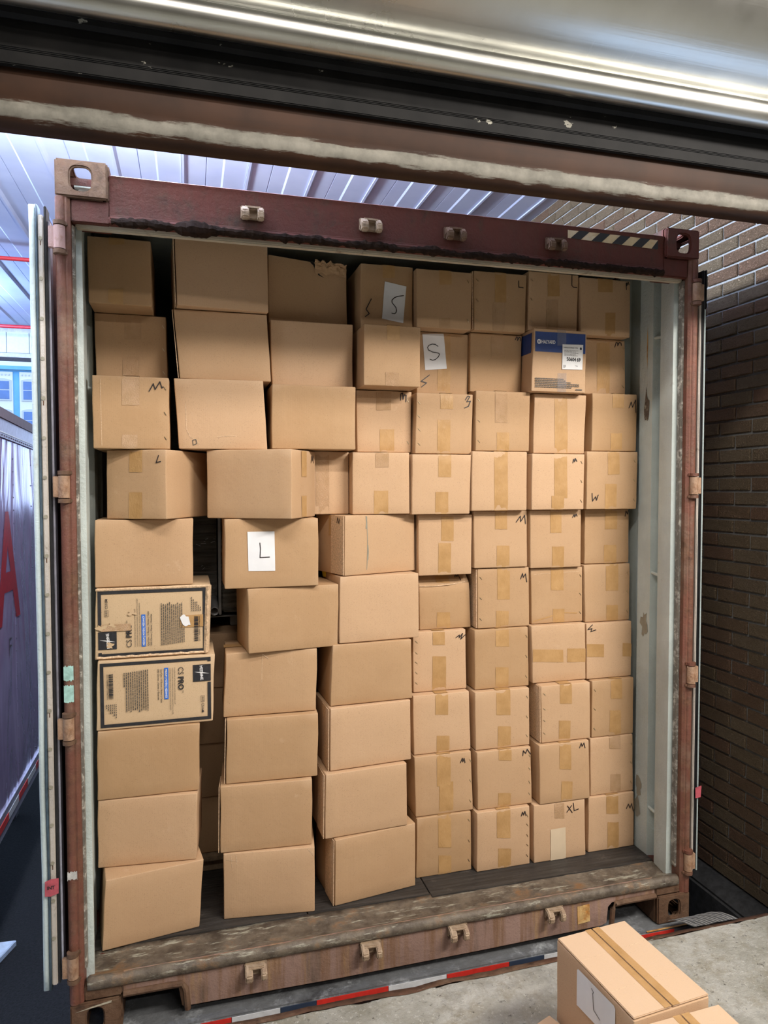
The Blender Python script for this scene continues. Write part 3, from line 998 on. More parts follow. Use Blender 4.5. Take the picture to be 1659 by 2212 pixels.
# ------------------------------------------------------------------ cartons
# name: left x, front y, base z, turn in degrees, front outline (along, up), depth, tape strips, marker strokes
BOX = {
 'a10': (-1.132, 0.178, 0.1715, 8.63, [(-0.008, 0.0), (0.337, 0.0), (0.356, 0.259), (0.008, 0.259)], 0.25, [], []),
 'a9': (-1.158, 0.268, 0.4318, -5.32, [(-0.002, 0.0), (0.353, 0.0), (0.359, 0.256), (0.002, 0.256)], 0.25, [], []),
 'a8': (-1.155, 0.262, 0.6889, -1.1, [(-0.002, 0.0), (0.361, 0.0), (0.366, 0.258), (0.002, 0.258)], 0.25, [], []),
 'a7': (-1.153, 0.265, 0.9483, 0.0, [(-0.004, 0.0), (0.413, 0.0), (0.423, 0.259), (0.004, 0.259)], 0.3, [], []),
 'a6': (-1.156, 0.280, 1.2084, 0.0, [(-0.004, 0.0), (0.403, 0.0), (0.414, 0.265), (0.004, 0.265)], 0.3, [], []),
 'a5': (-1.155, 0.290, 1.4749, 0.0, [(-0.002, 0.0), (0.347, 0.0), (0.351, 0.251), (0.002, 0.251)], 0.25, [], []),
 'a4': (-1.114, 0.325, 1.7276, -27.9, [(-0.002, 0.0), (0.245, 0.0), (0.246, 0.257), (0.002, 0.257)], 0.35, [[(0.099, 0.256), (0.151, 0.255), (0.15, 0.173), (0.098, 0.173)], [(0.094, 0.099), (0.148, 0.099), (0.146, 0.0008), (0.092, 0.0008)]], [[(0.217, 0.234), (0.207, 0.208), (0.225, 0.212)]]),
 'a3': (-1.149, 0.250, 1.9862, 0.0, [(0.0, 0.0), (0.264, 0.0), (0.264, 0.264), (-0.0, 0.264)], 0.35, [[(0.102, 0.265), (0.162, 0.267), (0.161, 0.16), (0.1, 0.158)], [(0.099, 0.051), (0.152, 0.052), (0.151, 0.004), (0.098, 0.004)]], [[(0.195, 0.211), (0.21, 0.239), (0.216, 0.218), (0.233, 0.247), (0.24, 0.224), (0.244, 0.229)]]),
 'a2': (-1.156, 0.420, 2.2515, 0.0, [(0.002, 0.0), (0.263, 0.0), (0.259, 0.26), (-0.002, 0.26)], 0.35, [[(0.109, 0.253), (0.167, 0.256), (0.166, 0.167), (0.108, 0.163)], [(0.098, 0.095), (0.158, 0.098), (0.157, 0.027), (0.097, 0.024)]], []),
 'a1': (-1.160, 0.280, 2.5129, 0.0, [(0.001, 0.0), (0.219, 0.0), (0.216, 0.24), (-0.001, 0.24)], 0.35, [[(0.073, 0.236), (0.126, 0.241), (0.126, 0.217), (0.073, 0.212)], [(0.068, 0.053), (0.119, 0.057), (0.118, 0.0008), (0.067, 0.0008)]], []),
 'b10': (-0.707, 0.250, 0.1715, -7.36, [(-0.001, 0.0), (0.35, 0.0), (0.352, 0.26), (0.001, 0.26)], 0.25, [], []),
 'b9': (-0.716, 0.252, 0.4327, -4.39, [(-0.002, 0.0), (0.351, 0.0), (0.355, 0.262), (0.002, 0.262)], 0.25, [], []),
 'b8': (-0.690, 0.262, 0.6962, -2.75, [(-0.003, 0.0), (0.352, 0.0), (0.357, 0.253), (0.003, 0.253)], 0.25, [], []),
 'b7': (-0.693, 0.285, 0.9508, -1.6, [(-0.006, 0.0), (0.356, 0.0), (0.362, 0.251), (0.006, 0.251)], 0.25, [], []),
 'b6': (-0.604, 0.245, 1.2031, 6.31, [(0.001, 0.0), (0.362, 0.0), (0.366, 0.252), (-0.001, 0.252)], 0.25, [], []),
 'b5': (-0.689, 0.250, 1.4564, 0.0, [(-0.001, 0.0), (0.361, 0.0), (0.36, 0.268), (0.001, 0.268)], 0.25, [], []),
 'b4': (-0.751, 0.315, 1.7258, -29.98, [(-0.0, 0.0), (0.35, 0.0), (0.351, 0.263), (0.0, 0.263)], 0.25, [], []),
 'b3': (-0.860, 0.300, 1.9907, -3.46, [(0.008, 0.0), (0.339, 0.0), (0.324, 0.267), (-0.008, 0.267)], 0.25, [], []),
 'b2': (-0.856, 0.320, 2.2588, 0.0, [(0.01, 0.0), (0.355, 0.0), (0.34, 0.262), (-0.01, 0.262)], 0.25, [], []),
 'b1': (-0.855, 0.270, 2.5227, 5.0, [(0.003, 0.0), (0.345, 0.0), (0.343, 0.258), (-0.003, 0.258)], 0.25, [], []),
 'c10': (-0.274, 0.217, 0.1715, 8.22, [(-0.002, 0.0), (0.357, 0.0), (0.357, 0.269), (0.002, 0.269)], 0.25, [], []),
 'c9': (-0.310, 0.230, 0.4422, 4.11, [(-0.002, 0.0), (0.351, 0.0), (0.347, 0.262), (0.002, 0.262)], 0.25, [], []),
 'c8': (-0.285, 0.250, 0.7062, 4.94, [(-0.001, 0.0), (0.35, 0.0), (0.347, 0.253), (0.001, 0.253)], 0.25, [], []),
 'c7': (-0.274, 0.275, 0.9611, 2.49, [(-0.005, 0.0), (0.347, 0.0), (0.342, 0.249), (0.005, 0.249)], 0.25, [], []),
 'c6': (-0.238, 0.280, 1.2122, 4.97, [(-0.001, 0.0), (0.348, 0.0), (0.345, 0.272), (0.001, 0.272)], 0.25, [], []),
 'c5': (-0.216, 0.280, 1.4855, 17.62, [(-0.001, 0.0), (0.348, 0.0), (0.345, 0.245), (0.001, 0.245)], 0.25, [], []),
 'c4': (-0.351, 0.390, 1.7318, 0.0, [(-0.001, 0.0), (0.178, 0.0), (0.177, 0.261), (0.001, 0.261)], 0.35, [[(0.038, 0.259), (0.094, 0.26), (0.093, 0.009), (0.037, 0.009)]], []),
 'c3': (-0.503, 0.280, 1.9944, 0.0, [(-0.001, 0.0), (0.333, 0.0), (0.334, 0.252), (0.001, 0.252)], 0.25, [], []),
 'c2': (-0.495, 0.360, 2.2482, 0.0, [(0.003, 0.0), (0.333, 0.0), (0.334, 0.264), (-0.003, 0.264)], 0.25, [], []),
 'c1': (-0.497, 0.420, 2.5134, 3.48, [(0.0, 0.0), (0.331, 0.0), (0.328, 0.252), (-0.0, 0.274)], 0.25, [], []),
 'd4': (-0.172, 0.330, 1.7318, 0.0, [(0.0, 0.0), (0.247, 0.0), (0.244, 0.257), (-0.0, 0.257)], 0.35, [[(0.097, 0.255), (0.155, 0.256), (0.155, 0.195), (0.097, 0.194)], [(0.091, 0.097), (0.152, 0.097), (0.152, 0.008), (0.091, 0.009)]], []),
 'd3': (-0.144, 0.370, 1.9901, 0.0, [(0.002, 0.0), (0.236, 0.0), (0.239, 0.258), (-0.002, 0.258)], 0.35, [[(0.084, 0.257), (0.148, 0.259), (0.148, 0.177), (0.084, 0.175)], [(0.099, 0.096), (0.162, 0.097), (0.162, 0.007), (0.099, 0.006)]], [[(0.19, 0.22), (0.191, 0.247), (0.199, 0.25), (0.201, 0.224), (0.207, 0.243), (0.215, 0.241), (0.213, 0.214)]]),
 'd2': (-0.143, 0.250, 2.2500, 0.0, [(-0.002, 0.0), (0.235, 0.0), (0.238, 0.243), (0.002, 0.243)], 0.35, [[(0.096, 0.242), (0.149, 0.245), (0.149, 0.185), (0.096, 0.182)], [(0.09, 0.053), (0.146, 0.055), (0.146, 0.0008), (0.09, 0.0008)]], []),
 'd1': (-0.128, 0.365, 2.4949, 0.0, [(-0.001, 0.0), (0.225, 0.0), (0.227, 0.272), (0.001, 0.272)], 0.35, [[(0.095, 0.273), (0.148, 0.278), (0.148, 0.221), (0.095, 0.216)]], [[(0.046, 0.127), (0.023, 0.083), (0.037, 0.066), (0.02, 0.053)]]),
 'e10': (0.100, 0.318, 0.1715, 0.0, [(-0.001, 0.0), (0.254, 0.0), (0.249, 0.261), (0.001, 0.261)], 0.35, [[(0.098, 0.262), (0.157, 0.254), (0.158, 0.115), (0.098, 0.123)], [(0.1, 0.087), (0.159, 0.078), (0.159, 0.0008), (0.1, 0.003)]], []),
 'e9': (0.096, 0.325, 0.4340, 0.0, [(0.003, 0.0), (0.267, 0.0), (0.256, 0.262), (-0.003, 0.262)], 0.35, [[(0.098, 0.263), (0.161, 0.256), (0.162, 0.117), (0.099, 0.125)], [(0.109, 0.144), (0.174, 0.137), (0.174, 0.0008), (0.109, 0.002)]], [[(0.206, 0.217), (0.215, 0.235), (0.217, 0.219), (0.223, 0.234), (0.227, 0.215)]]),
 'e8': (0.094, 0.340, 0.6973, 0.0, [(0.002, 0.0), (0.263, 0.0), (0.255, 0.258), (-0.002, 0.258)], 0.35, [[(0.098, 0.258), (0.157, 0.253), (0.157, 0.162), (0.098, 0.168)], [(0.105, 0.076), (0.163, 0.07), (0.163, 0.0008), (0.105, 0.001)]], []),
 'e7': (0.104, 0.375, 0.9568, 0.0, [(0.001, 0.0), (0.247, 0.0), (0.242, 0.264), (-0.001, 0.264)], 0.35, [[(0.088, 0.261), (0.144, 0.258), (0.144, 0.2), (0.088, 0.203)], [(0.087, 0.154), (0.15, 0.149), (0.15, 0.0008), (0.087, 0.0008)]], [[(0.196, 0.229), (0.212, 0.24), (0.211, 0.228), (0.227, 0.246), (0.218, 0.221), (0.239, 0.239)]]),
 'e6': (0.141, 0.400, 1.2220, 0.0, [(0.001, 0.0), (0.24, 0.0), (0.232, 0.24), (-0.001, 0.24)], 0.35, [[(0.081, 0.238), (0.143, 0.236), (0.143, 0.2), (0.082, 0.203)], [(0.08, 0.075), (0.141, 0.072), (0.142, 0.003), (0.08, 0.006)]], [[(0.175, 0.222), (0.18, 0.233), (0.185, 0.224), (0.193, 0.233), (0.197, 0.21)]]),
 'e5': (0.123, 0.360, 1.4639, 0.0, [(0.001, 0.0), (0.243, 0.0), (0.246, 0.263), (-0.001, 0.263)], 0.35, [[(0.102, 0.263), (0.159, 0.262), (0.159, 0.147), (0.102, 0.148)], [(0.089, 0.14), (0.147, 0.138), (0.147, 0.011), (0.089, 0.013)]], []),
 'e4': (0.081, 0.318, 1.7288, 0.0, [(-0.001, 0.0), (0.259, 0.0), (0.265, 0.254), (0.001, 0.254)], 0.35, [[(0.115, 0.253), (0.173, 0.253), (0.173, 0.157), (0.115, 0.157)], [(0.102, 0.094), (0.16, 0.094), (0.161, 0.007), (0.102, 0.008)]], []),
 'e3': (0.101, 0.330, 1.9844, 0.0, [(-0.003, 0.0), (0.251, 0.0), (0.257, 0.256), (0.003, 0.256)], 0.35, [[(0.108, 0.257), (0.166, 0.259), (0.166, 0.191), (0.108, 0.19)], [(0.095, 0.143), (0.153, 0.145), (0.153, 0.008), (0.095, 0.008)]], [[(0.222, 0.231), (0.233, 0.248), (0.242, 0.245), (0.228, 0.223), (0.245, 0.226), (0.236, 0.204), (0.219, 0.197)]]),
 'e2': (0.128, 0.400, 2.2423, 0.0, [(0.0, 0.0), (0.234, 0.0), (0.236, 0.267), (0.0, 0.267)], 0.35, [[(0.093, 0.264), (0.152, 0.268), (0.152, 0.013), (0.093, 0.011)]], [[(0.056, 0.083), (0.019, 0.055), (0.044, 0.049), (0.021, 0.031)]]),
 'e1': (0.103, 0.330, 2.5106, 0.0, [(0.0, 0.0), (0.244, 0.0), (0.25, 0.243), (-0.0, 0.243)], 0.35, [[(0.1, 0.241), (0.155, 0.245), (0.155, 0.185), (0.1, 0.181)], [(0.103, 0.043), (0.15, 0.046), (0.15, 0.0008), (0.103, 0.0008)]], []),
 'f10': (0.367, 0.292, 0.1715, 0.0, [(-0.0, 0.0), (0.254, 0.0), (0.251, 0.263), (0.0, 0.263)], 0.35, [[(0.093, 0.264), (0.158, 0.256), (0.158, 0.132), (0.094, 0.141)], [(0.1, 0.093), (0.162, 0.084), (0.162, 0.0008), (0.101, 0.002)]], [[(0.21, 0.223), (0.216, 0.24), (0.221, 0.226), (0.227, 0.242), (0.233, 0.223)]]),
 'f9': (0.376, 0.310, 0.4356, 0.0, [(0.002, 0.0), (0.263, 0.0), (0.255, 0.257), (-0.002, 0.257)], 0.35, [[(0.1, 0.258), (0.161, 0.252), (0.161, 0.204), (0.1, 0.211)], [(0.098, 0.067), (0.159, 0.059), (0.159, 0.0008), (0.098, 0.0008)]], [[(0.216, 0.22), (0.218, 0.242), (0.23, 0.229), (0.237, 0.247), (0.253, 0.224)]]),
 'f8': (0.372, 0.325, 0.6942, 0.0, [(0.002, 0.0), (0.261, 0.0), (0.258, 0.258), (-0.002, 0.258)], 0.35, [[(0.098, 0.258), (0.165, 0.253), (0.166, 0.143), (0.099, 0.149)], [(0.106, 0.099), (0.168, 0.093), (0.169, 0.0008), (0.106, 0.0008)]], []),
 'f7': (0.379, 0.350, 0.9535, 0.0, [(0.001, 0.0), (0.262, 0.0), (0.256, 0.266), (-0.001, 0.266)], 0.35, [[(0.099, 0.267), (0.161, 0.264), (0.162, 0.183), (0.099, 0.187)], [(0.098, 0.095), (0.16, 0.09), (0.161, 0.0008), (0.098, 0.002)]], []),
 'f6': (0.396, 0.360, 1.2212, 0.0, [(0.001, 0.0), (0.251, 0.0), (0.247, 0.266), (-0.001, 0.266)], 0.35, [[(0.092, 0.266), (0.153, 0.264), (0.153, 0.123), (0.093, 0.125)], [(0.087, 0.075), (0.147, 0.072), (0.147, 0.001), (0.088, 0.004)]], [[(0.205, 0.214), (0.214, 0.237), (0.218, 0.219), (0.229, 0.235), (0.235, 0.199)]]),
 'f5': (0.374, 0.350, 1.4889, 0.0, [(0.002, 0.0), (0.256, 0.0), (0.252, 0.251), (-0.002, 0.251)], 0.35, [[(0.098, 0.25), (0.155, 0.249), (0.156, 0.169), (0.098, 0.17)], [(0.106, 0.098), (0.166, 0.096), (0.167, 0.001), (0.106, 0.003)]], [[(0.199, 0.2), (0.219, 0.226), (0.22, 0.202), (0.24, 0.229), (0.244, 0.192)]]),
 'f4': (0.347, 0.310, 1.7412, 0.0, [(-0.001, 0.0), (0.258, 0.0), (0.258, 0.256), (0.001, 0.256)], 0.35, [[(0.101, 0.255), (0.165, 0.256), (0.166, 0.004), (0.103, 0.005)]], []),
 'f3': (0.367, 0.320, 1.9987, 0.0, [(0.0, 0.0), (0.252, 0.0), (0.256, 0.258), (-0.0, 0.258)], 0.35, [[(0.089, 0.257), (0.146, 0.258), (0.147, 0.122), (0.089, 0.121)], [(0.097, 0.08), (0.155, 0.081), (0.155, 0.005), (0.098, 0.004)]], []),
 'f2': (0.365, 0.380, 2.2583, 0.0, [(-0.001, 0.0), (0.242, 0.0), (0.246, 0.256), (0.001, 0.256)], 0.35, [[(0.098, 0.254), (0.156, 0.257), (0.157, 0.15), (0.098, 0.147)]], [[(0.213, 0.234), (0.22, 0.248), (0.226, 0.242), (0.224, 0.232), (0.232, 0.247), (0.237, 0.245), (0.238, 0.231)]]),
 'f1': (0.365, 0.340, 2.5161, 0.0, [(0.001, 0.0), (0.241, 0.0), (0.248, 0.252), (-0.001, 0.252)], 0.35, [[(0.096, 0.25), (0.149, 0.254), (0.15, 0.125), (0.096, 0.122)], [(0.087, 0.121), (0.142, 0.125), (0.143, 0.008), (0.087, 0.005)]], [[(0.208, 0.222), (0.209, 0.195), (0.23, 0.194)]]),
 'g10': (0.639, 0.290, 0.1715, 0.0, [(0.0, 0.0), (0.26, 0.0), (0.254, 0.262), (-0.0, 0.262)], 0.35, [[(0.1, 0.262), (0.148, 0.256), (0.149, 0.186), (0.101, 0.192)]], [[(0.161, 0.213), (0.185, 0.24)], [(0.164, 0.241), (0.188, 0.208)], [(0.194, 0.25), (0.198, 0.215), (0.22, 0.22)]]),
 'g9': (0.663, 0.285, 0.4348, 0.0, [(0.002, 0.0), (0.253, 0.0), (0.245, 0.268), (-0.002, 0.268)], 0.35, [[(0.096, 0.27), (0.153, 0.264), (0.154, 0.144), (0.097, 0.15)], [(0.106, 0.096), (0.161, 0.089), (0.162, 0.0008), (0.106, 0.003)]], [[(0.196, 0.238), (0.204, 0.258), (0.209, 0.243), (0.218, 0.258), (0.224, 0.235)]]),
 'g8': (0.677, 0.300, 0.7045, 0.0, [(0.002, 0.0), (0.247, 0.0), (0.243, 0.258), (-0.002, 0.258)], 0.35, [[(0.09, 0.26), (0.149, 0.255), (0.15, 0.166), (0.091, 0.171)], [(0.086, 0.096), (0.143, 0.09), (0.144, 0.0008), (0.087, 0.0008)]], []),
 'g7': (0.651, 0.340, 0.9639, 0.0, [(0.004, 0.0), (0.272, 0.0), (0.266, 0.26), (-0.004, 0.26)], 0.35, [[(0.003, 0.154), (0.153, 0.144), (0.154, 0.087), (0.003, 0.098)], [(0.173, 0.148), (0.268, 0.142), (0.268, 0.08), (0.173, 0.086)]], []),
 'g6': (0.660, 0.370, 1.2250, 0.0, [(0.003, 0.0), (0.261, 0.0), (0.258, 0.253), (-0.003, 0.253)], 0.35, [[(0.097, 0.254), (0.16, 0.252), (0.161, 0.148), (0.098, 0.151)], [(0.108, 0.065), (0.166, 0.062), (0.167, 0.0008), (0.109, 0.001)]], []),
 'g5': (0.643, 0.350, 1.4800, 0.0, [(0.002, 0.0), (0.255, 0.0), (0.254, 0.261), (-0.002, 0.261)], 0.35, [[(0.097, 0.261), (0.153, 0.26), (0.154, 0.157), (0.098, 0.158)], [(0.107, 0.096), (0.166, 0.095), (0.167, 0.004), (0.108, 0.005)]], [[(0.209, 0.226), (0.217, 0.239), (0.22, 0.227), (0.227, 0.241), (0.232, 0.231)]]),
 'g4': (0.628, 0.310, 1.7424, 0.0, [(0.0, 0.0), (0.257, 0.0), (0.259, 0.248), (-0.0, 0.248)], 0.35, [[(0.108, 0.247), (0.171, 0.248), (0.173, 0.051), (0.109, 0.052)], [(0.095, 0.062), (0.157, 0.061), (0.157, 0.005), (0.096, 0.006)]], [[(0.199, 0.208), (0.203, 0.224), (0.208, 0.213), (0.211, 0.228), (0.219, 0.215)]]),
 'g3': (0.645, 0.330, 1.9918, 0.0, [(-0.002, 0.0), (0.251, 0.0), (0.26, 0.263), (0.002, 0.263)], 0.35, [[(0.101, 0.262), (0.164, 0.264), (0.167, 0.008), (0.103, 0.007)]], []),
 'g2': (0.614, 0.285, 2.2565, 0.0, [(-0.006, 0.0), (0.257, 0.0), (0.263, 0.271), (0.006, 0.271)], 0.35, [[(0.117, 0.271), (0.16, 0.274), (0.161, 0.203), (0.118, 0.201)], [(0.119, 0.082), (0.162, 0.084), (0.163, 0.004), (0.119, 0.002)]], []),
 'g1': (0.621, 0.340, 2.5292, 0.0, [(-0.001, 0.0), (0.238, 0.0), (0.245, 0.258), (0.001, 0.258)], 0.35, [[(0.092, 0.258), (0.15, 0.262), (0.151, 0.157), (0.093, 0.152)], [(0.087, 0.136), (0.144, 0.14), (0.145, 0.011), (0.088, 0.008)]], [[(0.212, 0.256), (0.211, 0.208), (0.22, 0.201), (0.236, 0.201)]]),
 'h10': (0.921, 0.305, 0.1715, 0.0, [(0.0, 0.0), (0.241, 0.0), (0.238, 0.256), (-0.0, 0.256)], 0.35, [[(0.092, 0.259), (0.155, 0.251), (0.156, 0.162), (0.093, 0.17)], [(0.099, 0.13), (0.158, 0.122), (0.16, 0.0008), (0.1, 0.003)]], [[(0.198, 0.181), (0.208, 0.202), (0.217, 0.182), (0.225, 0.202), (0.234, 0.165)]]),
 'h9': (0.935, 0.315, 0.4286, 0.0, [(0.003, 0.0), (0.227, 0.0), (0.221, 0.267), (-0.003, 0.267)], 0.35, [[(0.096, 0.269), (0.155, 0.263), (0.156, 0.205), (0.097, 0.211)], [(0.105, 0.091), (0.158, 0.085), (0.159, 0.0008), (0.106, 0.003)]], []),
 'h8': (0.943, 0.320, 0.6967, 0.0, [(0.001, 0.0), (0.219, 0.0), (0.218, 0.263), (-0.001, 0.263)], 0.35, [[(0.096, 0.266), (0.155, 0.261), (0.157, 0.168), (0.097, 0.173)], [(0.092, 0.12), (0.151, 0.115), (0.153, 0.0008), (0.093, 0.002)]], []),
 'h7': (0.925, 0.340, 0.9616, 0.0, [(0.003, 0.0), (0.237, 0.0), (0.235, 0.258), (-0.003, 0.258)], 0.35, [[(0.001, 0.164), (0.089, 0.158), (0.089, 0.099), (0.001, 0.105)], [(0.189, 0.157), (0.235, 0.152), (0.235, 0.09), (0.189, 0.095)]], [[(0.028, 0.251), (0.004, 0.23), (0.026, 0.234), (0.02, 0.22), (0.046, 0.227)]]),
 'h6': (0.925, 0.360, 1.2208, 0.0, [(0.005, 0.0), (0.237, 0.0), (0.237, 0.266), (-0.005, 0.266)], 0.35, [[(0.108, 0.267), (0.174, 0.265), (0.175, 0.14), (0.109, 0.143)], [(0.113, 0.075), (0.174, 0.073), (0.175, 0.0008), (0.114, 0.0008)]], []),
 'h5': (0.928, 0.370, 1.4886, 0.0, [(0.0, 0.0), (0.234, 0.0), (0.232, 0.252), (-0.0, 0.252)], 0.35, [[(0.104, 0.253), (0.168, 0.252), (0.169, 0.158), (0.105, 0.159)], [(0.1, 0.086), (0.166, 0.085), (0.167, 0.0008), (0.101, 0.002)]], [[(0.21, 0.218), (0.215, 0.242), (0.222, 0.227), (0.227, 0.244)]]),
 'h4': (0.899, 0.310, 1.7423, 0.0, [(-0.001, 0.0), (0.258, 0.0), (0.263, 0.261), (0.001, 0.261)], 0.35, [[(0.105, 0.261), (0.165, 0.261), (0.167, 0.157), (0.107, 0.156)], [(0.093, 0.114), (0.152, 0.114), (0.154, 0.009), (0.094, 0.009)]], [[(0.026, 0.072), (0.029, 0.037), (0.044, 0.057), (0.049, 0.041), (0.057, 0.064)]]),
 'h3': (0.929, 0.320, 2.0046, 0.0, [(-0.002, 0.0), (0.23, 0.0), (0.233, 0.261), (0.002, 0.261)], 0.35, [[(0.104, 0.261), (0.162, 0.263), (0.163, 0.197), (0.104, 0.195)], [(0.095, 0.081), (0.154, 0.082), (0.156, 0.004), (0.096, 0.003)]], [[(0.189, 0.198), (0.2, 0.225), (0.207, 0.201), (0.223, 0.235), (0.225, 0.178)]]),
 'h2': (0.882, 0.380, 2.2675, 0.0, [(-0.003, 0.0), (0.258, 0.0), (0.253, 0.253), (0.003, 0.253)], 0.35, [[(0.105, 0.253), (0.172, 0.256), (0.175, 0.01), (0.108, 0.008)]], [[(0.198, 0.219), (0.205, 0.24), (0.214, 0.238), (0.213, 0.225), (0.221, 0.241), (0.231, 0.239), (0.233, 0.228)]]),
 'h1': (0.872, 0.330, 2.5224, 0.0, [(0.002, 0.0), (0.254, 0.0), (0.254, 0.255), (-0.002, 0.255)], 0.35, [[(0.086, 0.251), (0.161, 0.257), (0.162, 0.198), (0.087, 0.193)], [(0.124, 0.104), (0.176, 0.107), (0.177, 0.002), (0.125, 0.0008)]], [[(0.232, 0.214), (0.23, 0.242), (0.234, 0.245), (0.233, 0.231), (0.241, 0.248), (0.245, 0.237)]]),
}
PAPER = {'d1': ([(0.104, 0.203), (0.198, 0.189), (0.184, 0.036), (0.091, 0.049)], [(0.185, 0.15), (0.162, 0.146), (0.146, 0.139), (0.135, 0.128), (0.135, 0.118), (0.145, 0.107), (0.152, 0.099), (0.155, 0.086), (0.152, 0.077), (0.145, 0.072), (0.134, 0.074)]), 'e2': ([(0.024, 0.257), (0.121, 0.263), (0.135, 0.113), (0.037, 0.103)], [(0.094, 0.207), (0.082, 0.214), (0.068, 0.215), (0.053, 0.209), (0.047, 0.2), (0.051, 0.189), (0.07, 0.181), (0.096, 0.178), (0.102, 0.174), (0.096, 0.162), (0.083, 0.15), (0.07, 0.146), (0.058, 0.15)]), 'b5': ([(0.085, 0.218), (0.188, 0.218), (0.19, 0.065), (0.088, 0.067)], [(0.132, 0.174), (0.134, 0.151), (0.132, 0.118), (0.168, 0.119)]), 'g10': ([(0.079, 0.145), (0.154, 0.146), (0.159, 0.001), (0.083, 0.001)], [])}


LABEL = {
 'a1': 'dim carton in the top left corner with tape at its lower edge',
 'a2': 'shaded carton with three shiny staples, second from top by the left wall',
 'a3': 'carton marked M with shiny clear tape, third from top by the left wall',
 'a4': 'turned carton marked L with two brown tape strips near the left wall',
 'a5': 'plain wide carton resting on the battered printed carton by the left wall',
 'a6': 'battered beige printed carton, black border, star logo at its lower left',
 'a7': 'beige printed carton with black border, star logo at its upper right',
 'a8': 'plain wide carton directly under the printed cartons by the left wall',
 'a9': 'plain wide carton second from the floor in the leftmost stack',
 'a10': 'floor level carton of the leftmost stack, standing askew nearest the sill',
 'b1': 'plain wide carton in the top row, tall against the header, second from left',
 'b2': 'plain wide carton in the second row, right of the stapled shaded carton',
 'b3': 'wide carton with dented lower left corner, right of the one marked M',
 'b4': 'turned wide carton jutting out with tape on its right end',
 'b5': 'wide carton carrying a white sheet marked L',
 'b6': 'wide carton set forward beneath the one with the white L sheet',
 'b7': 'plain wide carton with taped top, fourth from the floor in the second stack',
 'b8': 'plain wide carton third from the floor in the second stack from left',
 'b9': 'plain wide carton second from the floor in the second stack from left',
 'b10': 'floor level wide carton with creased upper corners, second stack from left',
 'c1': 'top row carton with its upper right corner torn open',
 'c2': 'plain wide carton in the second row directly below the torn one',
 'c3': 'plain wide carton in the third row, right of the dented one',
 'c4': 'carton half hidden behind the turned wide carton with a long tape strip',
 'c5': 'askew wide carton with a grey vertical smear, M on its shaded end',
 'c6': 'pale plain wide carton directly below the grey smeared one',
 'c7': 'plain wide carton fourth from the floor in the third stack from left',
 'c8': 'plain wide carton third from the floor in the third stack from left',
 'c9': 'plain wide carton second from the floor in the third stack from left',
 'c10': 'floor level plain wide carton in the third stack, nearest the middle of the sill',
 'd1': 'top row carton with white S sheet and an S in marker',
 'd2': 'carton standing forward in the second row, left of the tilted S sheet',
 'd3': 'carton with glittering clear tape and small m, below the forward carton',
 'd4': 'carton with wrinkled clear tape above and brown tape below, over the smeared one',
 'e1': 'top row carton right of the white S sheet, short tape strips',
 'e2': 'second row carton with a white S sheet hung crooked on it',
 'e3': 'carton with a slanted M like a 3 and staples down its left edge',
 'e4': 'unmarked carton with two aligned tape strips, fourth row, fourth stack from right wall',
 'e5': 'fifth row carton with two offset tape strips almost touching, right of smeared carton',
 'e6': 'carton with crushed folded top edge marked M, below the offset tapes',
 'e7': 'carton with tilted M and a row of staple marks on its left edge',
 'e8': 'unmarked carton third from the floor in the fourth stack from the right wall',
 'e9': 'carton with small M beside staples and long overlapping tape, second from floor',
 'e10': 'floor level carton with pale rubbed left side, fourth stack from right wall',
 'f1': 'top row carton marked L with shiny lower tape',
 'f2': 'second row carton marked m with glittering tape patch, left of the blue banded carton',
 'f3': 'third row carton with sparkling crumpled tape and staples on its left edge',
 'f4': 'fourth row carton with one full height tape strip and no mark',
 'f5': 'carton marked with a large M, fifth row, third stack from right wall',
 'f6': 'sixth row carton marked m with dented staples on its left edge',
 'f7': 'unmarked carton fourth from the floor, third stack from the right wall',
 'f8': 'unmarked carton with staples on its right edge, third from floor, third stack from right',
 'f9': 'carton with M at its upper right corner and a pale scuff, second from floor',
 'f10': 'floor level carton marked m, right of the pale rubbed one',
 'g1': 'top row carton with an angular marker line at its upper right corner',
 'g2': 'brown carton with navy blue band and white product label',
 'g3': 'third row carton with one full height tape strip below the blue banded carton',
 'g4': 'fourth row carton with small M and two overlapping tape strips',
 'g5': 'carton with small neat M, fifth row, second stack from right wall',
 'g6': 'sixth row carton with bulging dented bottom, second stack from right wall',
 'g7': 'unmarked carton with two horizontal tape strips nearly meeting',
 'g8': 'carton with staple marks on its left edge, third from floor, second stack from right',
 'g9': 'carton marked M standing forward on the one marked XL',
 'g10': 'floor level carton marked XL with a blank beige paper slip',
 'h1': 'top row carton against the right wall with a bulging right edge',
 'h2': 'second row carton marked m, partly behind the blue banded carton',
 'h3': 'third row carton with tall thin M at its right edge by the right wall',
 'h4': 'carton with a W low on its left, by the right wall',
 'h5': 'fifth row carton by the right wall with a cut off M at its corner',
 'h6': 'unmarked sixth row carton by the right wall with long upper tape',
 'h7': 'carton with W at its upper left and tape at both side edges',
 'h8': 'carton with staples on its left edge, third from floor by the right wall',
 'h9': 'darker unmarked carton second from the floor by the right wall',
 'h10': 'floor level carton marked with crossed out M by the right wall',
}
CLEAR = {'a2': (0, 1), 'a3': (0, 1), 'd2': (1,), 'd3': (0,), 'd4': (0,), 'e1': (1,), 'f2': (0,), 'f3': (0,), 'f1': (1,), 'g1': (1,), 'g2': (0, 1), 'c4': (0,), 'h9': (0, 1), 'g10': (0,)}
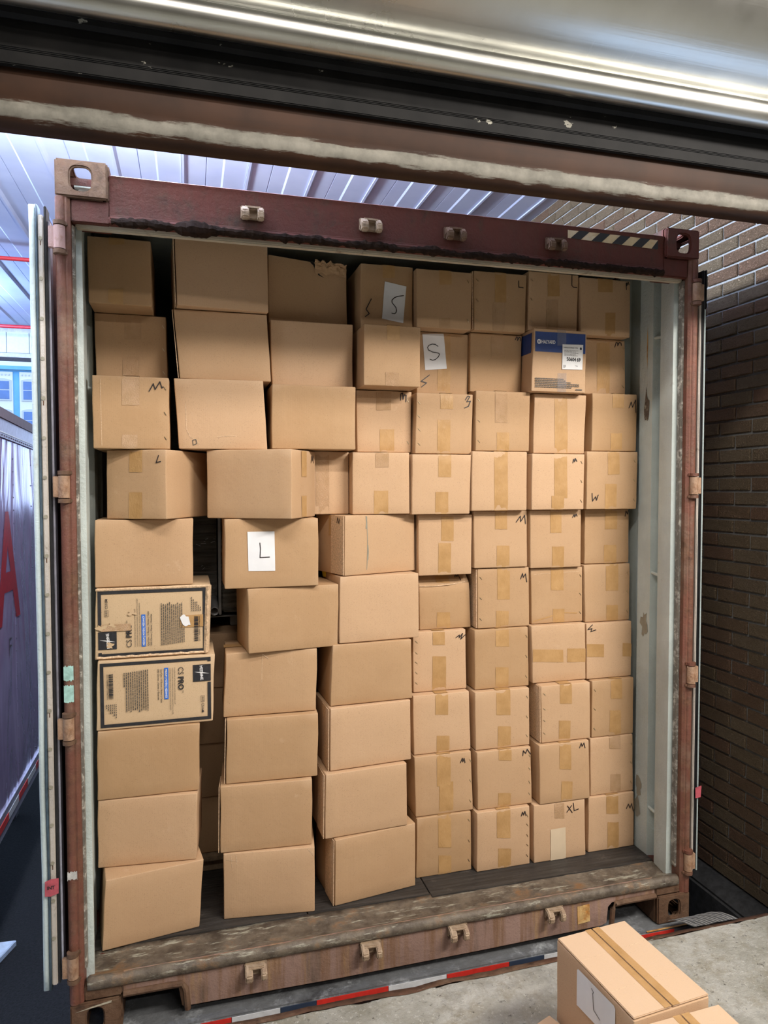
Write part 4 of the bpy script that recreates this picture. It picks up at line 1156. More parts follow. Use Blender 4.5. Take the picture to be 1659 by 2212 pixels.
STAPLE = {'a2': ('R', 3), 'a3': ('R', 3), 'd3': ('R', 2), 'e3': ('L', 4), 'f1': ('L', 3), 'g1': ('L', 3), 'f3': ('L', 3), 'g4': ('R', 3), 'h4': ('R', 3),
          'f6': ('L', 3), 'e7': ('L', 5), 'f7': ('R', 3), 'f8': ('R', 3), 'g8': ('L', 4), 'h8': ('L', 3), 'h6': ('R', 3), 'e9': ('R', 3), 'e10': ('R', 3),
          'f9': ('R', 4), 'f10': ('R', 5), 'h9': ('R', 3), 'g6': ('R', 3), 'h2': ('R', 3), 'e1': ('R', 2)}
SIDEFLAP = 'b2 b8 b9 c8 c9 c10 c5 g8 f1 f6 e6 b1'.split()


def lerp(a, b, t):
    return a + (b - a) * t


class Carton:
    """a carton in its own frame: x along the front, y into the stack, z up"""

    def __init__(self, key, ox, oy, oz, yaw, quad, depth, name='cardboard_box', mat='cardboard', seed=None, crush=0.0, r=0.0045):
        self.key = key
        self.q = quad
        self.d = depth
        self.r = r
        self.crush = crush
        self.seed = (hash_s(key) if seed is None else seed)
        self.H = (quad[2][1] + quad[3][1]) / 2
        self.root = empty(name, (ox, oy, oz), math.radians(yaw))
        self.mat = mat
        self.body()

    def st(self, u, w):
        q = self.q
        a = (lerp(q[0][0], q[1][0], u), lerp(q[0][1], q[1][1], u))
        b = (lerp(q[3][0], q[2][0], u), lerp(q[3][1], q[2][1], u))
        return lerp(a[0], b[0], w), lerp(a[1], b[1], w)

    def disp(self, s, t):
        """how far the front panel stands back (+) or bulges (-) at a point"""
        W = max(0.05, self.q[1][0])
        u = min(1, max(0, s / W))
        w = min(1, max(0, t / self.H))
        k = 16 * u * (1 - u) * w * (1 - w)
        sd = self.seed
        y = -0.0028 * k * (0.7 + 0.6 * fbm(sd, 1, 2)) + 0.0035 * min(1, k * 2) * fbm(s * 11 + sd, t * 11, sd * 0.3)
        if self.crush and w > 0.80:
            y += self.crush * (w - 0.80) / 0.20
        return y

    def body(self):
        q, r, d = self.q, self.r, self.d
        W = q[1][0] - q[0][0]
        H = self.H
        def axis(L, n):
            return [0, r * 0.35 / L, r / L] + [lerp(r / L, 1 - r / L, i / n) for i in range(1, n)] + [1 - r / L, 1 - r * 0.35 / L, 1]
        au, av, aw = axis(W, 7), axis(d, 3), axis(H, 6)
        idx, verts, faces = {}, [], []
        sz = (W, d, H)
        def vert(i, j, k):
            key = (i, j, k)
            if key in idx:
                return idx[key]
            p = [au[i] * W, av[j] * d, aw[k] * H]
            c = [min(max(p[m], r), sz[m] - r) for m in range(3)]
            dv = Vector([p[m] - c[m] for m in range(3)])
            if dv.length > 1e-9:
                # put edge points on the rounded edge
                dv = dv.normalized() * r
                p = [c[m] + dv[m] for m in range(3)]
            s, t = self.st(p[0] / W, p[2] / H)
            y = p[1]
            fr = max(0.0, 1 - y / (d * 0.5))
            y += self.disp(s, t) * fr
            sd = self.seed
            # slack side panels and top
            if i in (0, len(au) - 1):
                s += 0.0025 * fbm(y * 9 + sd, t * 9, 4) - (0.0016 if i == 0 else -0.0016) * 0
            if k == len(aw) - 1:
                t += 0.0015 * fbm(s * 9 + sd, y * 9, 8) - 0.001
            idx[key] = len(verts)
            verts.append((s, y, max(0.0, t)))
            return idx[key]
        nu, nv, nw = len(au) - 1, len(av) - 1, len(aw) - 1
        for i in range(nu):
            for k in range(nw):
                faces.append((vert(i, 0, k), vert(i + 1, 0, k), vert(i + 1, 0, k + 1), vert(i, 0, k + 1)))
                faces.append((vert(i, nv, k), vert(i, nv, k + 1), vert(i + 1, nv, k + 1), vert(i + 1, nv, k)))
        for j in range(nv):
            for k in range(nw):
                faces.append((vert(0, j, k), vert(0, j, k + 1), vert(0, j + 1, k + 1), vert(0, j + 1, k)))
                faces.append((vert(nu, j, k), vert(nu, j + 1, k), vert(nu, j + 1, k + 1), vert(nu, j, k + 1)))
        for i in range(nu):
            for j in range(nv):
                faces.append((vert(i, j, 0), vert(i, j + 1, 0), vert(i + 1, j + 1, 0), vert(i + 1, j, 0)))
                faces.append((vert(i, j, nw), vert(i + 1, j, nw), vert(i + 1, j + 1, nw), vert(i, j + 1, nw)))
        self.bodyo = mk('body', verts, faces, self.mat, self.root, smooth=True, local=True)

    def yat(self, s, t):
        y = self.disp(s, t)
        H, r = self.H, self.r
        for e in (H - t, t):
            if e < r:
                y += r - math.sqrt(max(0, r * r - (r - max(0, e)) ** 2))
        return y

    def patch(self, name, quad, mat, off=0.0012, nu=4, nv=6, parent=None, rag=0.0):
        """thin sheet stuck on the front panel"""
        v, f = [], []
        for j in range(nv + 1):
            for i in range(nu + 1):
                u, w = i / nu, j / nv
                a = (lerp(quad[0][0], quad[1][0], u), lerp(quad[0][1], quad[1][1], u))
                b = (lerp(quad[3][0], quad[2][0], u), lerp(quad[3][1], quad[2][1], u))
                s, t = lerp(a[0], b[0], w), lerp(a[1], b[1], w)
                if rag and j in (0, nv):
                    t += rag * fbm(s * 260, t * 9, self.seed)
                v.append((s, self.yat(s, t) - off, t))
        for j in range(nv):
            for i in range(nu):
                a = j * (nu + 1) + i
                f.append((a + nu + 1, a + nu + 2, a + 1, a))
        return mk(name, v, f, mat, parent or self.root, smooth=True, local=True)

    def stroke(self, name, lines, width, mat, off=0.0022, parent=None):
        v, f = [], []
        for ln in lines:
            # smooth the hand drawn line a little
            pts = [Vector(p) for p in ln]
            for a, b in zip(pts[:-1], pts[1:]):
                d = b - a
                if d.length < 1e-6:
                    continue
                n = Vector((-d.y, d.x)).normalized() * width / 2
                m = max(1, int(d.length / 0.02))
                for k in range(m):
                    p, q = a + d * k / m, a + d * (k + 1) / m
                    i = len(v)
                    for z in (p - n, q - n, q + n, p + n):
                        v.append((z.x, self.yat(z.x, z.y) - off, z.y))
                    f.append((i, i + 1, i + 2, i + 3))
            for p in pts:
                i = len(v)
                for k in range(8):
                    z = p + Vector((math.cos(k * PI / 4), math.sin(k * PI / 4))) * width / 2
                    v.append((z.x, self.yat(z.x, z.y) - off - 0.0002, z.y))
                f.append(tuple(range(i, i + 8)))
        return mk(name, v, f, mat, parent or self.root, local=True)

    def side(self, name, quad, mat, right=False, off=0.002, parent=None):
        """thin sheet on the left or right end; quad as (into, up)"""
        x = (self.q[1][0] + self.q[2][0]) / 2 + off if right else (self.q[0][0] + self.q[3][0]) / 2 - off
        v = []
        for (y, t) in quad:
            w = t / self.H
            xx = (lerp(self.q[1][0], self.q[2][0], w) + off) if right else (lerp(self.q[0][0], self.q[3][0], w) - off)
            v.append((xx, y, t))
        return mk(name, v, [tuple(range(len(v)))], mat, parent or self.root, local=True)


def hash_s(s):
    h = 0
    for ch in s:
        h = (h * 31 + ord(ch)) % 997
    return h * 0.137


staple_me = None


def staple(ct, s, t, ang):
    global staple_me
    if staple_me is None:
        o = MB().box(-0.0075, 0.0075, -0.0015, 0.0, -0.0011, 0.0011).build('staple', 'staple_metal', bevel=0.0005)
        staple_me = o.data
        bpy.data.objects.remove(o)
    o = bpy.data.objects.new('staple', staple_me)
    o.location = (s, ct.yat(s, t) - 0.0006, t)
    o.rotation_euler = (0, ang, 0)
    link(o, ct.root)


CT = {}
for key, (ox, oy, oz, yaw, quad, dep, tapes, marks) in BOX.items():
    ct = Carton(key, ox, oy, oz, yaw, quad, dep, mat='cardboard_pale' if key in ('a6', 'a7') else 'cardboard', crush=0.05 if key == 'e6' else 0.0)
    CT[key] = ct
    tag(ct.root, LABEL[key], 'carton', 'cartons stacked in the container')
    H = ct.H
    for i, tq in enumerate(tapes):
        tq = [list(p) for p in tq]
        horiz = abs(tq[1][0] - tq[0][0]) > abs(tq[0][1] - tq[3][1]) * 1.3 and key in ('g7', 'h7')
        if not horiz:
            if H - tq[0][1] < 0.02:
                for k in (0, 1):
                    tq[k][1] = H - 0.0008
            if tq[3][1] < 0.02:
                for k in (2, 3):
                    tq[k][1] = 0.0008
        mt = 'clear_film' if key == 'g2' else 'clear_tape' if i in CLEAR.get(key, ()) else 'packing_tape'
        ct.patch('tape', tq, mt, rag=0.0016 if not horiz else 0)
        if not horiz and tq[0][1] > H - 0.002:                       # the strip folds over onto the top
            x0, x1 = tq[0][0], tq[1][0]
            mk('tape', [(x0, 0.002, H + 0.0010), (x1, 0.002, H + 0.0010), (x1, min(0.08, dep), H + 0.0010), (x0, min(0.08, dep), H + 0.0010)], [(0, 1, 2, 3)], mt, ct.root, local=True)
    if marks:
        ct.stroke('marker_letter', marks, 0.0037, 'marker_ink')
    if key in STAPLE:
        sd, n = STAPLE[key]
        for k in range(n):
            t = H * (0.16 + 0.68 * k / max(1, n - 1)) + 0.01 * fbm(k, ct.seed, 1)
            s = (quad[1][0] - 0.014) if sd == 'R' else 0.014
            staple(ct, s, t, (1.0 if sd == 'R' else 0.8) + 0.3 * fbm(k, 3, ct.seed))
    if key in SIDEFLAP:
        g = 0.004
        m = MB()
        x0, x1 = quad[0][0], quad[3][0]
        v = [(x0 - g - 0.0026, 0.001, 0.003), (x0 - g, 0.001, 0.003), (x0 - 0.0008, 0.11, 0.003), (x0 - 0.0034, 0.11, 0.003),
             (x1 - g - 0.0026, 0.001, H - 0.004), (x1 - g, 0.001, H - 0.004), (x1 - 0.0008, 0.11, H - 0.004), (x1 - 0.0034, 0.11, H - 0.004)]
        m.add(v, [(0, 3, 2, 1), (4, 5, 6, 7), (0, 1, 5, 4), (1, 2, 6, 5), (2, 3, 7, 6), (3, 0, 4, 7)])
        m.build('joint_flap', 'board_edge', ct.root, local=True)

# paper sheets with marker letters
for key, (pq, ln) in PAPER.items():
    ct = CT[key]
    pp = ct.patch('paper_slip' if key == 'g10' else 'paper_sheet', pq, 'beige_paper' if key == 'g10' else 'paper', 0.0022, 5, 6)
    if ln:
        ct.stroke('marker_letter', [ln], 0.0034, 'marker_ink', 0.0034, parent=pp)

# torn corner of the top carton
ct = CT['c1']
Wc, Hc = ct.q[1][0], ct.H
v, f = [], []
NU, NV = 16, 9
for j in range(NV + 1):
    for i in range(NU + 1):
        u, w = i / NU, j / NV
        s = lerp(0.19, Wc - 0.006, u)
        top = Hc + 0.006 - 0.01 * u
        low = Hc - lerp(0.045, 0.055, u) - 0.012 * fbm(u * 7, 1, 0)
        t_ = lerp(top + 0.012 * fbm(u * 9, 2, 5), low, w)
        amp = 0.012 * (1 - w) + 0.002
        v.append((s, ct.disp(s, t_) - 0.003 - amp * (0.5 + fbm(u * 8, w * 5, 3.3)), t_))
for j in range(NV):
    for i in range(NU):
        a = j * (NU + 1) + i
        f.append((a + NU + 1, a + NU + 2, a + 1, a))
mk('torn_flap', v, f, 'cardboard', ct.root, local=True)
tear = [(0.172, Hc - 0.006), (0.182, Hc + 0.002), (0.192, Hc - 0.012), (0.196, Hc - 0.030), (0.212, Hc - 0.052), (0.232, Hc - 0.064), (0.208, Hc - 0.056), (0.192, Hc - 0.036), (0.186, Hc - 0.018)]
mk('tear', [(s, ct.disp(s, t_) - 0.0016, t_) for s, t_ in tear], [tuple(range(len(tear)))], 'hole_dark', ct.root, local=True)

# creases and dents
ct = CT['b3']
ct.stroke('crease', [[(0.034, 0.17), (0.036, 0.075), (0.05, 0.045), (0.075, 0.032), (0.082, 0.014)]], 0.0022, 'board_edge', 0.001)
ct.stroke('dent', [[(0.058, 0.032), (0.07, 0.036), (0.073, 0.02), (0.06, 0.014), (0.058, 0.03)]], 0.003, 'print_grey', 0.0012)
ct.stroke('crease', [[(0.15, 0.047), (0.21, 0.052), (0.222, 0.05)]], 0.002, 'board_edge', 0.001)
CT['a3'].stroke('crease', [[(0.028, 0.25), (0.030, 0.01)]], 0.0018, 'board_edge', 0.001)
CT['b7'].stroke('crease', [[(0.145, 0.24), (0.142, 0.13)]], 0.0016, 'board_edge', 0.001)
CT['b7'].stroke('crease', [[(0.148, 0.238), (0.168, 0.222)]], 0.003, 'board_edge', 0.001)
CT['b10'].stroke('crease', [[(0.012, 0.235), (0.058, 0.228)], [(0.03, 0.25), (0.034, 0.205)], [(0.05, 0.25), (0.052, 0.212)]], 0.0022, 'board_edge', 0.001)
CT['b10'].stroke('crease', [[(0.325, 0.255), (0.348, 0.225)], [(0.335, 0.26), (0.346, 0.235)]], 0.0025, 'board_edge', 0.001)
CT['e6'].stroke('crease', [[(0.0, 0.192), (0.06, 0.190), (0.15, 0.195), (0.23, 0.205)]], 0.003, 'board_edge', 0.0008)
CT['g6'].stroke('crease', [[(0.01, 0.012), (0.09, 0.03), (0.16, 0.045), (0.23, 0.04)]], 0.006, 'packing_tape', 0.0008)  # brown stroke paints in the shade along the dented lower flap
CT['g6'].stroke('crease', [[(0.01, 0.225), (0.24, 0.232)]], 0.0016, 'board_edge', 0.0008)
ct = CT['c5']
for (s0, t0, t1, w) in ((0.103, 0.02, 0.235, 0.003), (0.100, 0.19, 0.238, 0.006), (0.107, 0.06, 0.12, 0.004)):
    ct.stroke('smear', [[(s0, t0), (s0 + 0.003, (t0 + t1) / 2), (s0 + 0.001, t1)]], w, 'mud_grey', 0.0008)
ct.side('tape', [(0.075, 0.16), (0.13, 0.16), (0.13, 0.243), (0.075, 0.243)], 'packing_tape')
x = ct.q[0][0] - 0.004
m = MB()
ln = [(0.030, 0.205), (0.036, 0.232), (0.042, 0.210), (0.050, 0.236), (0.056, 0.212)]
for (ya, za), (yb, zb) in zip(ln[:-1], ln[1:]):
    m.add([(x, ya - 0.002, za), (x, ya + 0.002, za), (x, yb + 0.002, zb), (x, yb - 0.002, zb)], [(0, 1, 2, 3)])
m.build('marker_letter', 'marker_ink', ct.root, local=True)
ct = CT['b4']
ct.side('tape', [(0.098, 0.004), (0.148, 0.004), (0.150, 0.085), (0.097, 0.085)], 'packing_tape', True)
ct.side('tape', [(0.095, 0.16), (0.150, 0.16), (0.150, 0.259), (0.095, 0.259)], 'packing_tape', True)
x = ct.q[1][0] + 0.0032
m = MB()
ln = [(0.200, 0.215), (0.208, 0.245), (0.214, 0.222), (0.222, 0.246), (0.228, 0.215)]
for (ya, za), (yb, zb) in zip(ln[:-1], ln[1:]):
    m.add([(x, ya - 0.002, za), (x, ya + 0.002, za), (x, yb + 0.002, zb), (x, yb - 0.002, zb)], [(0, 1, 2, 3)])
m.build('marker_letter', 'marker_ink', ct.root, local=True)
ct = CT['b7']
mk('tape', [(0.0, 0.10, ct.H + 0.001), (0.34, 0.10, ct.H + 0.001), (0.34, 0.15, ct.H + 0.001), (0.0, 0.15, ct.H + 0.001)], [(0, 1, 2, 3)], 'packing_tape', ct.root, local=True)

# ---- printed glove cartons
XD, ZU = Vector((1, 0, 0)), Vector((0, 0, 1))


def printed(key, flip):
    ct = CT[key]
    W = (ct.q[1][0] + ct.q[2][0]) / 2
    H = ct.H
    OFF = 0.0045
    # layout units: a = 0..1310 along the face, b = 0..765 downwards, as printed on the unturned carton
    def P(a, b, off=OFF):
        s, t = a / 1310 * W, H * (1 - b / 765)
        if flip:
            s, t = W - s, H - t
        return (s, ct.yat(s, min(max(t, 0.006), H - 0.006)) - off, t)
    def rect(name, a0, b0, a1, b1, mat, off=OFF - 0.002, parent=None):
        n = 6
        v, f = [], []
        lng = (a1 - a0) > (b1 - b0)
        for i in range(n + 1):
            u = i / n
            if lng:
                v += [P(lerp(a0, a1, u), b0, off), P(lerp(a0, a1, u), b1, off)]
            else:
                v += [P(a0, lerp(b0, b1, u), off), P(a1, lerp(b0, b1, u), off)]
        for i in range(n):
            f.append((2 * i, 2 * i + 1, 2 * i + 3, 2 * i + 2))
        o = mk(name, v, f, mat, parent or ct.root, local=True)
        # face the room
        if o.data.polygons[0].normal.y > 0:
            o.data.flip_normals()
        return o
    def dash(name, bars, mat, off=OFF):
        v, f = [], []
        for (a0, b0, a1, b1) in bars:
            i = len(v)
            v += [P(a0, b0, off), P(a0, b1, off), P(a1, b1, off), P(a1, b0, off)]
            f.append((i, i + 1, i + 2, i + 3))
        return mk(name, v, f, mat, ct.root, local=True)
    sg = -1 if flip else 1
    def txt(name, body, a, b, length, height, mat='print_black', bold=0.0):
        # reads downwards, its top to the right; (a, b) is the baseline start
        return text_on(name, body, P(a, b), (0, 0, -sg), (sg, 0, 0), length / 765 * H, height / 1310 * W, mat, ct.root, bold)
    rect('border', 40, 28, 1278, 62, 'print_black')
    rect('border', 40, 28, 78, 735, 'print_black')
    rect('border', 40, 700, 1278, 735, 'print_black')
    rect('border', 1240, 310, 1278, 735, 'print_black')
    rect('border', 1240, 28, 1278, 75, 'print_black')
    rect('logo_square', 1072, 108, 1278, 298, 'print_black')
    # star with the maker's name across it
    cx, cy = 1175, 200
    star = []
    for k in range(8):
        a = k * PI / 4 + 0.15
        r = (88, 9)[k % 2]
        if k % 4 == 2:
            r *= 0.75
        star.append(P(cx + r * math.cos(a), cy + r * math.sin(a), OFF))
    o = mk('logo_star', star, [tuple(range(8))], 'print_white', ct.root, local=True)
    text_on('logo_name', 'MEDLINE', P(1148, 122, OFF + 0.001), Vector((0.06 * sg, 0, -sg)), (sg, 0, 0.15 * sg), 162 / 765 * H, 34 / 1310 * W, 'print_white', ct.root, 0.02)
    txt('print_title', 'CS', 905, 120, 82, 62)
    txt('print_title', 'PRO', 905, 226, 148, 62, bold=0.035)
    txt('print_title', 'TM', 945, 382, 26, 20)
    txt('print_line', 'POWDER-FREE NITRILE EXAM GLOVES, EXTENDED CUFF', 858, 122, 410, 13)
    txt('print_line', "GANTS D'EXAMEN EN NITRILE NON POUDRES, A MANCHETTE ALLONGEE", 832, 122, 520, 13)
    txt('print_line', 'GUANTES DE EXAMEN DE NITRILO, SIN POLVO, PUNO EXTENDIDO', 806, 122, 475, 13)
    rect('size_bar', 745, 118, 792, 468, 'print_blue')
    txt('size_text', 'MEDIUM | MOYEN | MEDIANOS', 757, 132, 322, 22, 'print_white', 0.02)
    txt('print_line', 'Qty/Qte: 10 Boxes | Boites | Cajas', 706, 126, 375, 19, bold=0.008)
    txt('print_line', '500 Gloves | Gants | Guantes', 672, 126, 345, 19, bold=0.012)
    txt('reference', 'CS16M', 1168, 545, 105, 30, bold=0.012)
    txt('reference', 'REF', 1172, 474, 50, 22)
    dash('reference_frame', [(1158, 462, 1204, 466), (1158, 526, 1204, 530), (1158, 462, 1161, 530), (1201, 462, 1204, 530)], 'print_black')
    rr = random.Random(3)
    bars = []
    for k in range(12):
        a = 555 - k * 23.5
        b = 122 + (2 * k)
        end = 122 + 470 - rr.choice((0, 10, 25, 120 if k in (3, 8) else 15))
        if k == 11:
            end = 300
        while b < end:
            w = rr.uniform(8, 34)
            bars.append((a, b, a + 11, min(end, b + w)))
            b += w + 5
    dash('small_print', bars, 'print_grey')
    bars, b = [], 150
    while b < 420:
        w = rr.choice((3, 5, 8, 11))
        bars.append((134, b, 182, b + w))
        b += w + rr.choice((3, 4, 7))
    dash('barcode', bars, 'print_black')
    txt('barcode_number', '(01)10888277396395', 112, 146, 275, 16)
    bars = []
    for k in range(6):
        b = 480
        while b < 620 - 18 * k:
            w = rr.uniform(8, 26)
            bars.append((100 + 21 * (5 - k), b, 110 + 21 * (5 - k), b + w))
            b += w + 8
    dash('small_print', bars, 'print_grey')
    return P, rect, dash


printed('a7', False)
P6, rect6, dash6 = printed('a6', True)
ct = CT['a6']
W6 = ct.q[1][0]
ct.patch('tape', [(0.02, 0.13), (0.125, 0.13), (0.125, 0.105), (0.02, 0.105)], 'clear_tape', 0.0052)
ct.patch('tape', [(0.30, 0.150), (0.385, 0.152), (0.385, 0.105), (0.30, 0.105)], 'packing_tape', 0.0030)
ct.patch('torn_patch', [(0.300, 0.142), (0.330, 0.152), (0.338, 0.115), (0.312, 0.112)], 'paper', 0.0056, rag=0.012)
for (s, t_) in ((0.022, 0.12), (0.060, 0.128), (0.128, 0.168), (0.050, 0.052)):
    pts = []
    for k in range(12):
        a = 2 * PI * k / 12
        r_ = 0.012 * (0.7 + 0.9 * fbm(s * 40 + math.cos(a) * 1.5, math.sin(a) * 1.5, t_ * 20))
        pts.append((s + 1.6 * r_ * math.cos(a), t_ + r_ * math.sin(a)))
    mk('scuff', [(p[0], ct.yat(p[0], p[1]) - 0.0058, p[1]) for p in pts], [tuple(range(12))], 'cardboard_pale', ct.root, local=True)
# crushed right and lower edges of the battered carton
v, f = [], []
for i in range(25):
    t_ = 0.004 + (ct.H - 0.008) * i / 24
    a = 0.006 * fbm(t_ * 40, 1, 1)
    s = lerp(ct.q[1][0], ct.q[2][0], t_ / ct.H)
    v += [(s - 0.018, -0.004, t_), (s - 0.010 + a, -0.012 - 0.008 * fbm(t_ * 60, 5, 0), t_), (s - 0.004 + a, -0.003, t_), (s + 0.004, 0.02, t_)]
for i in range(24):
    for k in range(3):
        p = i * 4 + k
        f.append((p, p + 1, p + 5, p + 4))
mk('crushed_edge', v, f, 'board_edge', ct.root, local=True)
v, f = [], []
for i in range(33):
    s = 0.004 + (W6 - 0.008) * i / 32
    a = 0.005 * fbm(s * 45, 7, 1)
    v += [(s, -0.004, 0.012 + a * 0.6), (s, -0.008 - 0.005 * fbm(s * 60, 5, 3), 0.006 + a * 0.5), (s, 0.0, 0.001)]
for i in range(32):
    for k in range(2):
        p = i * 3 + k
        f.append((p, p + 1, p + 4, p + 3))
fixn(mk('crushed_edge', v, f, 'board_edge', ct.root, local=True))
v, f = [], []
for i in range(33):
    s = 0.004 + (W6 - 0.008) * i / 32
    a = 0.004 * fbm(s * 45, 9, 1)
    v += [(s, 0.0, ct.H - 0.001 + a * 0.3), (s, -0.006 - 0.004 * fbm(s * 60, 2, 3), ct.H - 0.005 + a * 0.5), (s, -0.004, ct.H - 0.010)]
for i in range(32):
    for k in range(2):
        p = i * 3 + k
        f.append((p, p + 1, p + 4, p + 3))
fixn(mk('crushed_edge', v, f, 'board_edge', ct.root, local=True))

# ---- carton with the navy band
ct = CT['g2']
W, H = (ct.q[1][0] + ct.q[2][0]) / 2, ct.H
band = ct.patch('printed_band', [(0.012, H - 0.014), (W - 0.004, H - 0.014), (W - 0.004, H - 0.100), (0.012, H - 0.100)], 'print_navy', 0.0010)
ct.side('printed_band', [(0.014, H - 0.104), (0.34, H - 0.104), (0.34, H - 0.018), (0.014, H - 0.018)], 'print_navy')
y = ct.yat(0.05, H - 0.05) - 0.0024
text_on('brand_name', 'HALYARD', (0.042, y, H - 0.064), (1, 0, 0), (0, 0, 1), 0.066, 0.0155, 'print_white', band, 0.02)
m = MB()
pts = [(0.030 + 0.0095 * math.cos(k * PI / 10), y, H - 0.057 + 0.0105 * math.sin(k * PI / 10)) for k in range(20)]
mk('brand_mark', pts, [tuple(range(20))], 'print_white', band, local=True)
text_on('brand_mark', 'H', (0.0258, y - 0.0006, H - 0.0625), (1, 0, 0), (0, 0, 1), 0.008, 0.011, 'print_navy', band, 0.03)
for o in ct.root.children:
    if o.name.startswith('tape'):
        for q in o.data.vertices:
            q.co.y -= 0.0012
lab = ct.patch('product_label', [(0.142, H - 0.064), (0.243, H - 0.061), (0.240, H - 0.170), (0.140, H - 0.172)], 'print_white', 0.0036)
y = ct.yat(0.19, H - 0.12) - 0.0046
text_on('label_text', 'PURPLE NITRILE XTRA', (0.148, y, H - 0.080), (1, 0, 0), (0, 0, 1), 0.070, 0.006, 'print_black', lab)
text_on('label_number', '50604', (0.162, y, H - 0.135), (1, 0, 0), (0, 0, 1), 0.046, 0.0165, 'print_black', lab, 0.03)
text_on('label_number', '69', (0.212, y, H - 0.135), (1, 0, 0), (0, 0, 1), 0.018, 0.0165, 'print_black', lab, 0.03)
rr = random.Random(5)
v, f = [], []
def bar(a0, b0, a1, b1):
    i = len(v)
    v.extend([(a0, y, b0), (a1, y, b0), (a1, y, b1), (a0, y, b1)])
    f.append((i, i + 1, i + 2, i + 3))
s = 0.147
while s < 0.215:
    w = rr.choice((0.0008, 0.0014, 0.0024, 0.003))
    bar(s, H - 0.166, s + w, H - 0.153)
    s += w + rr.choice((0.0009, 0.0014))
mk('barcode', v, f, 'print_black', lab, local=True)
v, f = [], []
for k in range(5):
    s = 0.150
    while s < 0.215 - 0.01 * (k % 2):
        w = rr.uniform(0.003, 0.012)
        bar(s, H - 0.090 - k * 0.0055, s + w, H - 0.0885 - k * 0.0055)
        s += w + 0.002
mk('small_print', v, f, 'print_grey', lab, local=True)
pts = [(0.231 + 0.005 * math.cos(k * PI / 6), y, H - 0.079 + 0.006 * math.sin(k * PI / 6)) for k in range(12)]
mk('label_mark', pts, [tuple(range(12))], 'print_black', lab, local=True)
v, f = [], []
y = ct.yat(0.1, 0.03) - 0.0022
for k in range(6):
    s, end = 0.012, (0.150, 0.160, 0.185, 0.225, 0.225, 0.190)[k]
    zz = 0.054 - k * 0.0072
    while s < end:
        w = rr.uniform(0.004, 0.016)
        bar(s, zz, min(end, s + w), zz + 0.0042)
        s += w + 0.0018
bar(0.208, 0.0105, 0.24, 0.015)
mk('small_print', v, f, 'print_grey', ct.root, local=True)

# ---- second layer of cartons seen in the gaps, on a low pallet
def back_box(key, x0, x1, y0, z0, h, d, label):
    c = Carton(key, x0, y0, z0, 0, [(0, 0), (x1 - x0, 0), (x1 - x0, h), (0, h)], d)
    tag(c.root, label, 'carton', 'cartons behind the front layer')


pal = tag(empty('cargo_pallet', (-0.6, 0.72, 0.171)), 'low wooden pallet on the container floor behind the left stacks', 'pallet')
for x in (-1.10, -0.80, -0.50, -0.20):
    bx('deck_board', x, x + 0.26, 0.60, 1.40, 0.222, 0.240, 'pallet_wood', pal)
for y in (0.62, 0.98, 1.32):
    bx('bearer', -1.10, 0.06, y, y + 0.08, 0.171, 0.2215, 'pallet_wood', pal)
zz = 0.2415
names = ('lowest carton seen in the gap behind the two left stacks', 'second carton up in the gap behind the two left stacks',
         'third carton up in the gap behind the two left stacks', 'uppermost carton in the gap behind the two left stacks')
for i in range(4):
    hh = 0.240
    back_box('z%d' % i, -0.90, -0.55, 0.64 + 0.012 * (i % 2), zz, hh, 0.25, names[i])
    zz += hh + 0.0015
ztop = zz
eq = tag(empty('wrapped_equipment', (-0.7, 0.80, ztop)), 'dark stretch wrapped equipment with a pipe end, seen in the gap by the L sheet', 'equipment')
bx('wrapped_body', -1.0, -0.700, 0.78, 1.3, 1.262, 2.3, 'stretch_film', eq, 0.01)
bx('wrapped_panel', -0.695, -0.683, 0.74, 1.0, 1.27, 2.2, 'tube_steel', eq, 0.003)
bx('wrapped_block', -0.680, -0.30, 0.77, 1.2, 1.275, 1.62, 'stretch_film_grey', eq, 0.008)
bx('base_plate', -1.0, -0.32, 0.77, 1.25, 1.255, 1.2605, 'tube_steel', eq, 0.002)
bx('leg', -0.642, -0.602, 0.80, 0.84, ztop + 0.0005, 1.254, 'tube_steel', eq, 0.004)
bx('leg', -0.94, -0.90, 0.80, 0.84, ztop + 0.0005, 1.254, 'tube_steel', eq, 0.004)
m = MB()
R0, R1 = 0.0185, 0.0155
v, f = [], []
for (y, r) in ((0.60, R1), (0.60, R0), (0.90, R0)):
    for k in range(16):
        v.append((-0.718 + r * math.cos(k * PI / 8), y, 1.312 + r * math.sin(k * PI / 8) + (y - 0.6) * 0.12))
for k in range(16):
    v.append((-0.718 + R1 * math.cos(k * PI / 8), 0.80, 1.312 + R1 * math.sin(k * PI / 8) + 0.2 * 0.12))
for k in range(16):
    j = (k + 1) % 16
    f += [(k, j, 16 + j, 16 + k), (16 + k, 16 + j, 32 + j, 32 + k), (k, 48 + k, 48 + j, j)]
fixn(mk('pipe', v, f, 'tube_steel', eq, smooth=True))
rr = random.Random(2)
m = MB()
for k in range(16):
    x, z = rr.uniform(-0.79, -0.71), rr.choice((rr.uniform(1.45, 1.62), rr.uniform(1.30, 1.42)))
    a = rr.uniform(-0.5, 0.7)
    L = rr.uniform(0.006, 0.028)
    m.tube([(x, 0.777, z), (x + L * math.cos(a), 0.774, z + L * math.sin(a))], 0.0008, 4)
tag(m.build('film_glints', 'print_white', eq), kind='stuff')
yo = tag(MB().tube([(-0.243, 0.50, CT['b6'].root.location.z + CT['b6'].H + 0.002), (-0.243, 0.50, CT['b6'].root.location.z + CT['b6'].H + 0.055)], [0.022, 0.030], 14).build('yellow_cup', 'yellow_plastic', bevel=0.002),
         'small yellow plastic item in the gap left of the smeared carton', 'cup')

